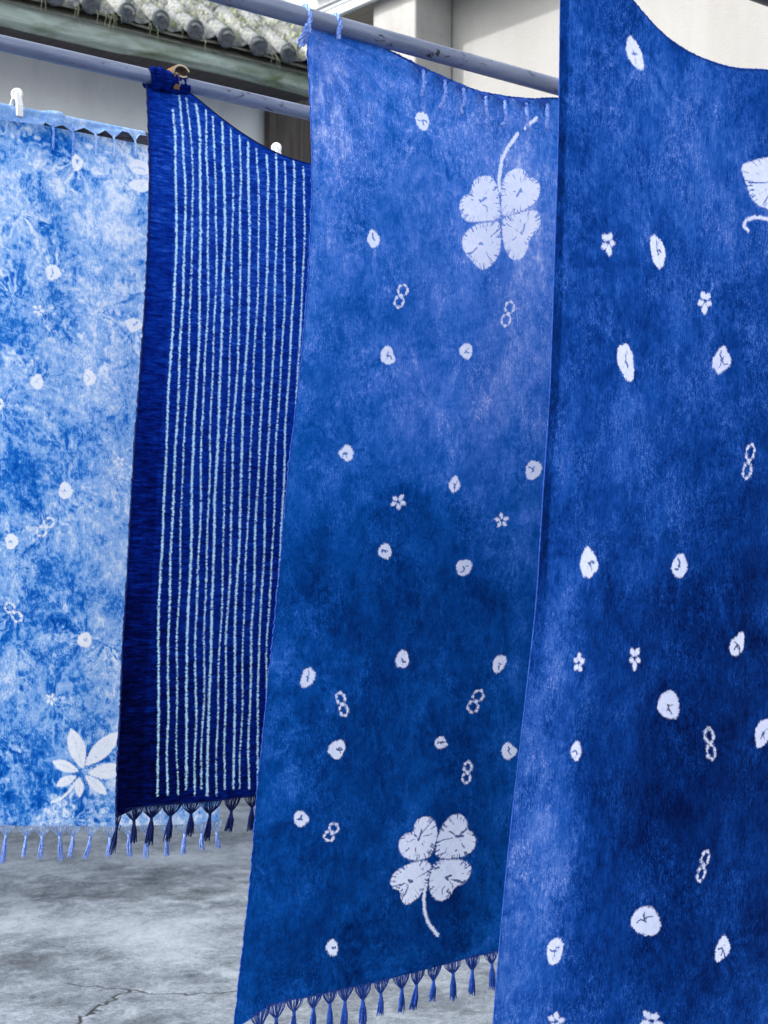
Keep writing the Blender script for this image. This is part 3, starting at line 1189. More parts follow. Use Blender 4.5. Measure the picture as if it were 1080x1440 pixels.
def cord(points, r, strands=3, turns=5, n=26):
    """twisted threads along a path"""
    P = np.array(points, float)
    seg = np.concatenate([[0], np.cumsum(np.linalg.norm(np.diff(P, axis=0), axis=1))])
    t = np.linspace(0, seg[-1], n)
    path = np.stack([np.interp(t, seg, P[:, k]) for k in range(3)], -1)
    m = MB()
    for s_ in range(strands):
        pts = []
        for i in range(n):
            tg = path[min(i + 1, n - 1)] - path[max(i - 1, 0)]
            tg /= np.linalg.norm(tg) + 1e-9
            a = np.cross(tg, [0.37, .2, .9])
            a /= np.linalg.norm(a) + 1e-9
            b = np.cross(tg, a)
            an = 2 * math.pi * (s_ / strands + turns * i / n)
            pts.append(path[i] + (a * math.cos(an) + b * math.sin(an)) * r * .62)
        m.tube(pts, [r * .68 * (1 + rng.normal(0, .12)) for _ in range(n)], 5)
    return m


def loop_path(x, q, z, r, drop, front=True):
    """path of a cord that goes over a pole and hangs down on the viewer's side"""
    pts = []
    for a in np.linspace(200, 0, 12):
        pts.append((x + .002 * math.sin(a), q + r * math.cos(math.radians(a)) * (1), z + r * math.sin(math.radians(a))))
    pts = [(p[0], 2 * q - p[1], p[2]) for p in pts]
    last = pts[-1]
    for i in range(1, 5):
        pts.append((x + .0015 * math.sin(i * 2), last[1] + .001 * i, last[2] - drop * i / 4))
    return pts


def hem(sheet, mat, parent, edge='left', r=0.0014, frill=0.0, n=260):
    pts, rs = [], []
    for i in range(n):
        t = i / (n - 1)
        if edge == 'left':
            p = sheet.at_uv(0.0, t)
        elif edge == 'right':
            p = sheet.at_uv(sheet.W, t)
        elif edge == 'top':
            p = sheet.at_uv(sheet.W * t, 0.0)
        else:
            p = sheet.at_uv(sheet.W * t, 1.0)
        if frill:
            p = p + np.array([rng.normal(0, frill), rng.normal(0, frill), 0])
        pts.append(p)
        rs.append(r * (1 + (rng.normal(0, .25) if frill else rng.normal(0, .06))))
    m = MB()
    m.tube(pts, rs, 6)
    return m.build('hem', mat, parent)


def hem_uv(sheet, x, y):
    """(u, v=1) of the hem at a photograph pixel"""
    X = at(x, y, sheet.q, sheet.lean, sheet.zp)[0]
    return X - float(sheet.edge_x(np.array(1.0)))


def top_uv(sheet, x, y):
    X = at(x, y, sheet.q, sheet.lean, sheet.zp)[0]
    return X - float(sheet.edge_x(np.array(0.0)))


# ---- pale blue cloth draped over the rusty pole
def pale_cloth():
    lean = 0.03
    q = QC + 0.017
    zp = zC
    t = empty('hanging_cloth', (1.6, QC, 0.4))
    tag(t, 'pale sky-blue mottled tie-dye cloth with white spots draped over rusty pole', 'cloth', 'tie-dyed cloths hung on poles')
    zt = zC + 0.010
    to = lambda x, y: at(x, y, q, lean, zp)
    xr_bot = to(312, 1160)[0]
    W = 1.12
    # left edge out of the picture; everything set out from the right one
    xl = xr_bot - W
    zb = to(100, 1163)[2]

    class PS(Sheet):
        pass
    s = PS.__new__(PS)
    s.q, s.lean, s.zp, s.W = q, lean, zp, W
    s.lz = [(zt, xl + .055), ((zt + zb) / 2, xl + .03), (zb, xl)]
    s.T = [(xl - .2, zt), (xl + W + .2, zt)]
    s.B = [(to(-40, 1158)[0], to(-40, 1158)[2]), (to(60, 1162)[0], to(60, 1162)[2]), (to(165, 1163)[0], to(165, 1163)[2]), (to(300, 1158)[0], to(300, 1158)[2])]
    s.B = [(xl - .2, s.B[0][1])] + s.B + [(xl + W + .2, s.B[-1][1])]
    rs = np.random.default_rng(3)
    s.par = [(rs.uniform(2.0, 7), rs.uniform(0, 6.28), rs.uniform(-1.5, 1.5), rs.uniform(.3, 1)) for _ in range(6)]
    s.par2 = [(rs.uniform(14, 34), rs.uniform(0, 6.28), rs.uniform(-3, 3), rs.uniform(.3, 1)) for _ in range(5)]
    s.amp = 0.8
    s.xl_top, s.xl_bot, s.ztl, s.zbl = xl + .055, xl, zt, zb
    u0 = to(-30, 700)[0] - xl - .05
    s.us = np.concatenate([np.arange(0, u0, .012), np.arange(u0, W, .0028), [W]])
    s.vs = np.linspace(0, 1, int((zt - zb) / .0028))
    U, V = np.meshgrid(s.us, s.vs, indexing='ij')
    s.X, s.Z = s.point(U, V)
    s.Y = s.depth(s.X, s.Z, U, V)
    d = Dye(s.X, s.Z, q, lean, zp)
    for a in ((108, 229, 8, 12, -12), (75, 383, 10, 11, -15), (187, 457, 12, 10, 20), (53, 537, 9, 11.5, 0), (126, 531, 9, 11.5, -10), (91, 690, 10, 12, 0),
              (16, 761, 9.5, 11, 0), (120, 900, 10, 10.5, 0), (0, 568, 5, 8, 0), (197, 236, 16, 10, 25), (197, 261, 16, 9, 5)):
        d.spot(*a, marks=2)
    for a in ((55, 436, 9, 10), (167, 649, 8, 40), (71, 983, 9, 5)):
        d.flower(*a, n=5)
    d.eight(63, 741, 30, 13, 40)
    d.eight(18, 861, 30, 13, -38)
    z = lambda x, y: (x / 2.842, 880 + y / 2.842)
    for (x0, y0, x1, y1, hw) in ((335, 570, 288, 412, 35), (345, 560, 474, 425, 34), (355, 590, 505, 573, 32), (345, 600, 428, 674, 23),
                                 (321, 605, 322, 687, 18), (310, 602, 226, 640, 20), (318, 582, 210, 543, 23)):
        d.petal(*z(x0, y0), *z(x1, y1), hw / 2.842, 4)
    d.line([z(312, 622), z(280, 665), z(250, 690), z(208, 704)], 0.0035)
    d.centres.append((*d.to(118, 1083), .8, .05))
    for p in ((135, 440), (30, 300), (175, 560), (20, 420), (95, 640)):
        d.centres.append((*d.to(*p), 1.0, .01))
    d.feather(0.44, 11, 18, .07)
    d.streaks(0.0, 0.08)
    d.blobs(0.54, [(60, 240, 50, 45, .1), (100, 220, 30, 25, -.25), (160, 300, 60, 70, .28), (20, 300, 40, 60, .16), (75, 290, 35, 30, -.18), (110, 430, 90, 50, .1),
                   (20, 460, 50, 70, -.15), (95, 470, 25, 40, -.15), (40, 510, 40, 25, .15), (130, 590, 45, 25, -.18), (150, 500, 40, 60, .15),
                   (25, 680, 40, 40, -.28), (70, 640, 50, 30, -.1), (120, 730, 50, 70, .08), (165, 760, 30, 140, .12), (45, 790, 30, 60, -.12), (110, 835, 60, 30, -.3),
                   (70, 870, 30, 30, -.25), (20, 900, 30, 50, -.1), (60, 940, 60, 50, -.12), (20, 970, 30, 40, .15), (110, 960, 40, 40, -.05), (25, 1050, 40, 50, -.26), (120, 1040, 60, 40, -.1),
                   (60, 1130, 110, 40, -.24), (150, 1150, 30, 30, .06), (0, 1180, 400, 12, .3), (170, 1000, 25, 90, .05)])
    link('panel', s.mesh('panel', M['cloth_pale'], d), t)
    hem(s, M['thread_pale'], t, 'right', .0013)
    # the short end folded over the pole towards the viewer, ending in knotted points
    xs = np.arange(xl + .06, at(200, 195, QC)[0] + .004, 0.004)
    marks = [at(px, py, QC - .02)[0] for (px, py) in ((73, 185), (101, 188), (133, 194), (159, 199), (189, 204))]
    step = marks[2] - marks[1]
    xa = at(84, 180, QC - .02)[0]
    P, r0 = [], 0.0165
    drops = []
    for x in xs:
        dmin = min(abs(x - k) for k in marks)
        rolled = x < marks[0] + .6 * step
        far = min(1.0, max(0.0, (x - marks[1]) / (marks[4] - marks[1])))
        tooth = max(0.0, 1 - dmin / (step * (.95 - .75 * far)))
        if x > marks[0] - step * .4:
            dr = 0.004 + (.022 - .004 * far) * tooth - .012 * far * (tooth <= 0)
        else:
            dr = 0.028 + .004 * math.sin(x * 14)
        puff = 0.004 * math.sin(x * 31) + 0.003 * math.sin(x * 57) if rolled else 0.0
        row = []
        for a in np.linspace(-20, 170, 14):
            rr = r0 + max(0, puff) * math.sin(math.radians(max(a, 0)))
            row.append((x, QC + math.cos(math.radians(a)) * rr, zC + math.sin(math.radians(a)) * rr))
        y_, z_ = row[-1][1], row[-1][2]
        for j in range(1, 7):
            row.append((x, y_ - .0012 * j + .002 * math.sin(x * 40 + j * .4), z_ - max(dr, .0005 * j) * j / 6))
        P.append(row)
    P = np.array(P)
    Xf, Zf = P[..., 0], P[..., 2]
    n, m_ = Xf.shape
    idx = np.arange(n * m_).reshape(n, m_)
    quads = np.stack([idx[:-1, :-1], idx[:-1, 1:], idx[1:, 1:], idx[1:, :-1]], -1).reshape(-1, 4)
    me = raw_mesh('folded_end', P.reshape(-1, 3), quads)
    for nm, v in (('motif', .03), ('crease', 0.0), ('dye', .62)):
        a = me.attributes.new(nm, 'FLOAT', 'POINT')
        a.data.foreach_set('value', np.full(n * m_, v, dtype=np.float32))
    me.materials.append(M['cloth_pale'])
    link('folded_end', me, t)
    for i, k in enumerate(marks):
        yy, zz = QC - .026, zC - .022
        ln = (.052, .058, .05, .046, .036)[i]
        c = cord([(k, yy + .004, zz + .008), (k + .001, yy - .001, zz - .012), (k - .001, yy - .002, zz - ln)], .0024, 3, 3, 16)
        c.build('tassel', M['thread_light'] if i < 2 else M['thread_pale'], t)
    for px in (8, 35, 60, 84, 107, 132, 158, 183, 210, 236, 262, 287, 308):
        u = hem_uv(s, px, 1163)
        c = s.at_uv(min(u, W - .01), 1.0)
        tassel(t, c, .044, .027, rng.uniform(.042, .054), (M['thread_pale'], M['thread_light']), rng.normal(-.06, .1), 18, 0, .0007, .9)


pale_cloth()


# ---- navy cloth with stitched stripes
def striped_cloth():
    lean = 0.05
    q = QA - 0.004
    zp = zA
    t = empty('hanging_cloth', (1.9, QA, 0.45))
    tag(t, 'dark navy cloth with thin white stitched stripes and black tassels', 'cloth', 'tie-dyed cloths hung on poles')
    left = [(206, 118), (209, 180), (211, 250), (209, 330), (205, 420), (198, 520), (190, 620), (184, 720), (178, 820), (172, 900), (168, 1000), (164, 1060), (162, 1140)]
    top = [(195, 116), (207, 116), (240, 121), (262, 126), (282, 142), (310, 165), (340, 187), (370, 206), (400, 220), (437, 231)]
    bot = [(150, 1151), (168, 1150), (177, 1139), (190, 1134), (250, 1131), (300, 1127), (365, 1119), (450, 1108), (620, 1088)]
    s = Sheet(q, lean, zp, left, top, bot, 1.0, (455, 236), (0, .56), .0026, .012, None, 5, .8)
    d = Dye(s.X, s.Z, q, lean, zp)
    tops = [248, 259.5, 270, 281.5, 292, 303, 315, 326.5, 338, 350, 362.5, 375, 388, 400.6, 413.5, 427, 440, 453, 466, 480, 494]
    mids = [222, 236, 249, 264, 276, 288, 297, 310, 319.5, 331, 342, 353.6, 365, 376.5, 388, 400, 412, 424, 436, 448, 460]
    bots = [222, 237, 251, 263, 275.5, 284.5, 293, 305, 316, 330, 340, 352, 364, 376, 388, 400, 412, 424, 436, 448, 460]
    l0 = np.interp([229, 500, 887, 1110], [p[1] for p in left], [p[0] for p in left])
    for i in range(21):
        ys = np.arange(110, 1128, 9.0)
        # stripe measured at three heights, following the sway of the left edge between them
        xe = np.interp(ys, [p[1] for p in left], [p[0] for p in left])
        off = np.interp(ys, [229, 887, 1110], [tops[i] - l0[0], mids[i] - l0[2], bots[i] - l0[3]])
        wob = 0.7 * np.sin(ys * .021 + i * 1.3) + .5 * np.sin(ys * .043 + i * 2.1)
        xs = xe + off + wob
        bend = np.where(ys < 190, (190 - ys) * -.06 * (i < 4), 0)
        xs = xs + bend
        yend = 1124 - i * .6 - rng.uniform(0, 6)
        tp = np.interp(xs, [p[0] for p in top], [p[1] for p in top])
        ok = (ys > tp + (3 if i else 30)) & (ys < yend)
        pts = [s_ for s_, o_ in zip(zip(xs, ys), ok) if o_]
        P = [d.to(*p) for p in pts]
        hw = (.0019 + .0004 * math.sin(i * 2.4)) * (1.0 if i % 3 else 1.2)
        k = d.local(P)
        d.motif[k] = np.minimum(d.motif[k], polyline_distance(d.X[k], d.Z[k], P) - hw)
    lx = s.edge_x((s.Z - s.ztl) / (s.zbl - s.ztl))
    d.blobs(0.42, [(300, 150, 300, 350, .22), (330, 500, 300, 400, .12), (200, 600, 60, 500, -.08), (180, 1050, 90, 200, -.2), (300, 1140, 200, 120, -.1), (225, 250, 25, 180, .1)])
    d.dye += np.where(s.X - lx < at(243, 400, q, lean, zp)[0] - at(208, 400, q, lean, zp)[0], -.06, .02)
    link('panel', s.mesh('panel', M['cloth_stripe'], d), t)
    hem(s, M['thread_navy'], t, 'left', .0022, .0004)
    hem(s, M['thread_navy'], t, 'bottom', .0012)
    hem(s, M['thread_navy'], t, 'top', .0016)
    # corner wound round the pole
    x0, x1 = at(206, 112, QA)[0], at(262, 122, QA)[0]
    nseg, nr = 40, 30
    P = np.zeros((nseg, nr, 3))
    for i in range(nseg):
        f_ = i / (nseg - 1)
        for j in range(nr):
            a = 2 * math.pi * j / (nr - 1)
            r = .0185 + .0055 * math.sin(math.pi * min(1, f_ * 1.4)) + .0022 * math.sin(a * 3 + f_ * 9) + .0014 * math.sin(f_ * 31 + a * 2) + .001 * math.sin(f_ * 55 - a)
            if f_ > .72:
                r = .0168 + (r - .0168) * max(0, (1 - f_) / .28)
            P[i, j] = (x0 + (x1 - x0) * f_ + .003 * math.sin(a * 2), QA + math.cos(a) * r, zA + math.sin(a) * r - (.004 if math.sin(a) < 0 else 0))
    idx = np.arange(nseg * nr).reshape(nseg, nr)
    quads = np.stack([idx[:-1, :-1], idx[1:, :-1], idx[1:, 1:], idx[:-1, 1:]], -1).reshape(-1, 4)
    me = raw_mesh('wound_corner', P.reshape(-1, 3), quads)
    for nm, v in (('motif', .03), ('crease', 0.0), ('dye', .4)):
        a = me.attributes.new(nm, 'FLOAT', 'POINT')
        a.data.foreach_set('value', np.full(nseg * nr, v, dtype=np.float32))
    me.materials.append(M['cloth_stripe'])
    link('wound_corner', me, t)
    for px in (187, 214, 244, 272, 299, 329, 357, 386, 415, 444, 472):
        u = hem_uv(s, px, np.interp(px, [b[0] for b in bot], [b[1] for b in bot]))
        c = s.at_uv(u, 1.0)
        tassel(t, c, .052, .029, rng.uniform(.044, .054), (M['thread_navy'], M['thread_navy']), rng.normal(-.12, .05), 27, .0, .0009, 1.15)
    # loose corner tassel with a looped thread
    c = s.at_uv(.006, 1.0)
    tassel(t, c + np.array([.002, 0, .004]), .012, .03, .05, (M['thread_navy'], M['thread_navy']), -.1, 12, 0, .0007)
    m = MB()
    m.tube([c + np.array(o) for o in ((-.002, 0, .01), (-.006, 0, -.005), (-.005, 0, -.022), (.001, -.002, -.03), (.005, 0, -.02))], .0009, 5)
    m.build('loose_thread', M['thread_navy'], t)


striped_cloth()


# ---- cobalt cloth with the clovers
def clover_cloth():
    lean = 0.05
    q = QB + 0.004
    zp = zB
    t = empty('hanging_cloth', (2.1, QB, 0.45))
    tag(t, 'cobalt blue tie-dye cloth with two white four-leaf clovers and blue tassels', 'cloth', 'tie-dyed cloths hung on poles')
    left = [(430, 34), (431, 100), (437, 200), (436, 300), (432, 400), (425, 500), (415, 600), (405, 700), (399, 800), (390, 900), (381, 1000), (372, 1080), (367, 1130),
            (362, 1200), (354, 1280), (345, 1350), (337, 1420), (331, 1452)]
    top = [(415, 34), (430, 34), (445, 38), (470, 46), (525, 62), (560, 77), (600, 98), (640, 115), (680, 129), (715, 136), (750, 139), (785, 137)]
    bot = [(318, 1452), (331, 1450), (350, 1436), (372, 1414), (392, 1406), (450, 1395), (520, 1382), (560, 1372), (600, 1361), (650, 1346), (690, 1339), (760, 1322), (860, 1304)]
    s = Sheet(q, lean, zp, left, top, bot, .9, (690, 131), (0, .66), .0026, .012, None, 9, 1.0)
    # pleats fanning out from the tied corner
    tie = at(440, 40, q, lean, zp)
    dx, dz = s.X - tie[0], s.Z - tie[2]
    th = np.arctan2(dx, -dz)
    rr = np.hypot(dx, dz)
    s.Y += 0.0035 * np.sin(th * 26 + 1.0) * np.exp(-((rr - .12) / .14) ** 2) * (th > -.1)
    for fold, hgt, wd in (([(402, 742), (470, 752), (540, 768), (620, 772), (700, 758), (770, 748)], .0016, .003),
                          ([(520, 1392), (570, 1372), (620, 1350), (655, 1328)], .006, .006), ([(480, 1366), (560, 1356), (610, 1342)], -.004, .008),
                          ([(366, 1236), (392, 1222)], .003, .004), ([(470, 60), (510, 110), (550, 150)], .003, .006), ([(450, 60), (462, 130), (466, 210)], .004, .006)):
        P = [(p[0], p[2]) for p in (at(x, y, q, lean, zp) for (x, y) in fold)]
        s.Y -= hgt * np.exp(-(polyline_distance(s.X, s.Z, P) / wd) ** 2)
    d = Dye(s.X, s.Z, q, lean, zp)
    for a in ((594, 170, 9, 13.5, -15), (525, 336, 9, 13, -10), (546, 500, 10, 13, -12), (660, 493, 10, 11, 0), (488, 637, 10, 12, 0), (751, 661, 10, 14, 15),
              (644, 681, 9, 12.5, 10), (541, 775, 9, 11.5, -8), (657, 798, 10, 12, 25), (435, 953, 8, 14, 18), (562, 927, 9, 12.5, 8), (701, 933, 8.5, 13, 28),
              (470, 1053, 11, 14, 30), (623, 1045, 9, 9.5, 20), (713, 1056, 11, 12, 0), (422, 1151, 9, 11.5, 0), (462, 1331, 9, 12, -10)):
        d.spot(*a, marks=3)
    d.eight(565, 416, 32, 13, 18)
    d.eight(716, 441, 34, 12, 15)
    d.eight(478, 990, 32, 12, -14)
    d.eight(668, 986, 32, 13, 24)
    d.eight(655, 1086, 29, 10, 8)
    d.eight(461, 1169, 25, 14, 32)
    d.flower(559, 706, 12, 15)
    d.flower(706, 732, 11, 50)
    z = lambda p: (640 + p[0] / 7.714, 220 + p[1] / 7.714)
    leaves = [[(500, 670), (430, 680), (300, 690), (170, 700), (90, 650), (55, 550), (90, 450), (180, 400), (205, 370), (220, 280), (290, 215), (380, 205), (450, 260), (485, 380), (500, 500), (508, 600)],
              [(530, 620), (525, 400), (545, 230), (620, 150), (710, 125), (780, 170), (800, 240), (870, 240), (930, 290), (930, 400), (880, 490), (780, 560), (650, 610), (570, 635)],
              [(530, 690), (600, 650), (720, 615), (840, 580), (920, 610), (945, 700), (900, 800), (810, 890), (800, 1000), (740, 1090), (650, 1125), (590, 1060), (555, 970), (535, 850)],
              [(495, 705), (400, 715), (280, 735), (190, 780), (110, 860), (95, 960), (150, 1060), (220, 1120), (290, 1200), (360, 1215), (440, 1150), (500, 1040), (515, 900), (505, 780)]]
    for lf in leaves:
        pts = [z(p) for p in lf]
        d.polygon(pts, .0014)
        d.leafmarks(pts, 6)
    d.line([(705.5, 268), (704, 252), (708, 222.6), (716, 206), (729, 188)], .0042)
    d.line([(739.5, 180), (747, 173), (755.5, 166)], .0040)
    z = lambda p: (320 + p[0] / 2.842, 1100 + p[1] / 2.842)
    leaves = [[(815, 300), (740, 312), (690, 290), (672, 245), (700, 205), (745, 205), (750, 160), (790, 138), (830, 150), (843, 200), (830, 260)],
              [(835, 300), (840, 240), (860, 180), (890, 135), (930, 128), (950, 160), (945, 190), (975, 205), (980, 250), (950, 285), (900, 302)],
              [(810, 320), (760, 318), (690, 340), (645, 375), (645, 415), (690, 432), (690, 470), (720, 490), (770, 455), (800, 400), (815, 350)],
              [(832, 320), (880, 310), (940, 312), (965, 345), (940, 395), (895, 415), (880, 455), (845, 475), (815, 450), (808, 400), (820, 350)]]
    for lf in leaves:
        pts = [z(p) for p in lf]
        d.polygon(pts, .0014)
        d.leafmarks(pts, 13)
    d.line([z(p) for p in ((798, 400), (786, 460), (788, 510), (800, 560), (832, 608))], .0038)
    d.centres += [(*d.to(706, 303), 1.6, .08), (*d.to(608, 1210), 1.2, .08), (*d.to(600, 560), .9, .01), (*d.to(480, 250), .7, .01)]
    d.streaks(0.16, 0.09)
    d.feather(0.15, 31, 18, .09)
    d.blobs(0.43, [(560, 200, 400, 420, .13), (700, 300, 160, 260, .06), (540, 1080, 500, 420, -.07), (450, 130, 45, 130, .2), (640, 250, 200, 160, .08), (745, 420, 60, 220, .16), (700, 560, 70, 110, .1), (570, 560, 70, 55, .16), (660, 640, 60, 60, .1), (480, 690, 70, 60, .08), (760, 760, 30, 160, .1),
                   (510, 480, 90, 60, -.06), (540, 250, 60, 60, -.05), (540, 720, 110, 50, -.12), (560, 860, 190, 70, -.18), (470, 800, 60, 80, -.06), (640, 1010, 120, 80, -.14), (480, 1080, 100, 100, -.06), (400, 960, 22, 160, .12),
                   (560, 1300, 220, 130, -.16), (440, 1260, 90, 120, -.06), (650, 1180, 60, 90, -.06), (360, 1330, 28, 150, .03), (720, 1000, 25, 200, .08)])
    link('panel', s.mesh('panel', M['cloth_mid'], d), t)
    hem(s, M['thread_cobalt'], t, 'left', .0011, .0009, 300)
    hem(s, M['thread_cobalt'], t, 'top', .0018, .0004)
    hem(s, M['thread_cobalt'], t, 'bottom', .0011)
    # corner cords tied round the pole
    for (px, py, dr, rad) in ((427, 18, .034, .0042), (469, 30, .03, .0040)):
        x = at(px, py, QB)[0]
        c = cord(loop_path(x, QB, zB, .0195, dr), rad, 3, 4, 40)
        c.build('tie_cord', M['thread_light'], t)
    # gathered corner below the first knot
    c0 = at(431, 38, QB - .02)
    for (dx_, dz_) in ((-.008, -.028), (-.002, -.034), (.006, -.03), (.012, -.022)):
        m = cord([c0 + np.array([0, 0, .006]), c0 + np.array([dx_ * .6, .006, dz_ * .5]), c0 + np.array([dx_, .018, dz_])], .0026, 2, 2, 10)
        m.build('tie_cord', M['thread_light'], t)
    # tassels flopped over the top edge
    for px, ln in ((587, .055), (618, .062), (646, .056), (678, .06), (704, .056), (733, .06), (761, .056)):
        py = np.interp(px, [p[0] for p in top], [p[1] for p in top])
        u = top_uv(s, px, py)
        c = s.at_uv(u, 0.0) + np.array([0, -.006, .001])
        m = MB()
        kn = c + np.array([rng.normal(0, .002), -.010, -.024])
        n = 13
        for i in range(n):
            f_ = i / (n - 1) - .5
            a = s.at_uv(u + f_ * .036, 0.0) + np.array([0, -.003, -.002 + rng.normal(0, .0005)])
            b = kn + np.array([f_ * .005, 0, 0])
            m.tube([a, a * .5 + b * .5 + np.array([f_ * .008, -.004, 0]), b], .0015, 4, False)
        ts = m.build('tassel', M['thread_cobalt'], t)
        m = cord([kn + np.array([0, 0, .008]), kn + np.array([rng.normal(0, .003), -.002, -ln * .3]), kn + np.array([rng.normal(0, .004), -.001, -ln * .6]), kn + np.array([rng.normal(0, .006), 0.001, -ln + .012])],
                 .0037, 3, 5, 22)
        m.build('tail', M['thread_light'], ts)
    bx = [b[0] for b in bot]
    by = [b[1] for b in bot]
    for px in (366, 385, 408, 436, 459, 483, 507.5, 535, 563, 587, 608.5, 631, 659.5, 688):
        y = np.interp(px, bx, by)
        u = hem_uv(s, px, y)
        c = s.at_uv(u, 1.0)
        u2 = s.at_uv(u + .01, 1.0)
        tassel(t, c, .044, .028, rng.uniform(.040, .05), (M['thread_cobalt'], M['thread_cobalt']), rng.normal(-.06, .06), 25, (u2[2] - c[2]) / .01 * .6, .00085, 1.0)


clover_cloth()


# ---- deep blue cloth nearest the viewer
def deep_cloth():
    lean = 0.05
    q = QD + 0.004
    zp = zD
    t = empty('hanging_cloth', (2.2, QD, 0.45))
    tag(t, 'deep indigo cloth with scattered white oval spots overlapping the clover cloth', 'cloth', 'tie-dyed cloths hung on poles')
    left = [(790, -98), (787, 0), (785, 120), (782, 230), (775, 400), (768, 560), (757, 700), (747, 850), (735, 950), (722, 1060), (712, 1150), (703, 1240), (694, 1340), (686, 1440), (676, 1560)]
    top = [(770, -98), (790, -98), (815, -82), (845, -48), (885, 0), (910, 28), (940, 54), (975, 76), (1010, 89), (1045, 96), (1080, 98)]
    bot = [(655, 1562), (676, 1560), (900, 1500), (1100, 1440), (1300, 1390)]
    s = Sheet(q, lean, zp, left, top, bot, 1.0, (1020, 91), (0, .62), .0026, .012, None, 14, .9)
    d = Dye(s.X, s.Z, q, lean, zp)
    for a in ((889, 77, 10, 25, -22), (926, 353, 11, 24, -14), (878, 509, 12, 26, -13), (1021, 506, 11, 20, 8), (826, 792, 15, 22, -6), (969, 796, 10, 17, 8), (1029, 906, 9, 18, 20),
              (953, 993, 12, 20, 0), (1062, 1029, 11, 21, 18), (816, 1057, 9, 14, 0), (915, 1297, 16, 20, 0), (790, 1340, 12, 20, 12), (1006, 1332, 10, 19, 16)):
        d.spot(*a, marks=4)
    d.flower(851, 342, 17, 80, 5, .55)
    d.flower(1000, 422, 17, 95, 5, .6)
    d.flower(814, 932, 15, 60, 5, .7)
    d.flower(899, 926, 16, 90, 5, .6)
    d.flower(792, 1440, 16, 60, 5, .7)
    d.flower(916, 1436, 17, 90, 5, .7)
    d.eight(1049, 649, 47, 10, 10)
    d.eight(992, 1045, 42, 9, -3)
    d.eight(979, 1216, 42, 9, 14)
    pts = [(1044.5, 231), (1062, 225), (1085, 220), (1130, 216), (1150, 250), (1130, 300), (1095, 300), (1070, 292), (1058, 280), (1052, 256)]
    d.polygon(pts)
    d.leafmarks(pts, 14)
    d.line([(1100, 312), (1080, 309), (1062, 305), (1052, 309), (1049, 317), (1054, 324)], .0032)
    d.streaks(0.12, 0.08)
    d.feather(0.12, 51, 18, .09)
    d.blobs(0.38, [(900, 250, 400, 400, .08), (800, 60, 30, 120, .08), (960, 170, 90, 90, .14), (1020, 280, 70, 60, .1), (850, 270, 60, 60, -.02), (880, 450, 60, 60, -.06), (960, 430, 60, 50, .05), (880, 600, 40, 30, .08), (1000, 560, 60, 50, .02),
                   (800, 680, 40, 60, .1), (870, 640, 50, 50, .06), (940, 740, 60, 60, .05), (1040, 720, 60, 60, -.12), (960, 870, 120, 60, -.18), (1060, 860, 40, 80, -.16), (770, 900, 40, 90, .12), (800, 850, 30, 60, .06),
                   (760, 970, 60, 90, .14), (830, 990, 30, 60, .06), (930, 1090, 150, 120, -.16), (1020, 1000, 70, 120, -.12), (740, 1160, 60, 160, .2), (800, 1170, 60, 80, .1), (730, 1330, 60, 180, .2), (790, 1100, 40, 40, -.06),
                   (900, 1200, 80, 60, -.08), (960, 1280, 60, 200, -.18), (1060, 1300, 40, 200, -.22), (860, 1340, 40, 120, -.06), (860, 1420, 40, 60, .02), (1050, 1100, 60, 80, .02), (1020, 1250, 60, 40, .06)])
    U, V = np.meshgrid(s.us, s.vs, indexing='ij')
    d.dye -= .2 * np.clip((.021 + .002 * np.sin(V * 23) - U) / .003, 0, 1) * np.clip((.66 - V) / .1, 0, 1)      # shade of the turned-back left edge, painted into the dye
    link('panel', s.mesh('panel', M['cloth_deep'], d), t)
    hem(s, M['thread_cobalt'], t, 'left', .0009)
    hem(s, M['thread_cobalt'], t, 'top', .0015, .0003)
    hem(s, M['thread_cobalt'], t, 'bottom', .0012)
    for px, py in ((795, -97), (812, -90)):
        x = at(px, py, QD)[0]
        cord(loop_path(x, QD, zD, .0195, .034), .004, 3, 4, 40).build('tie_cord', M['thread_cobalt'], t)
    xr = float(s.edge_x(np.array(0.0))) + s.W - .01
    cord(loop_path(xr, QD, zD, .0195, .034), .004, 3, 4, 40).build('tie_cord', M['thread_cobalt'], t)


deep_cloth()


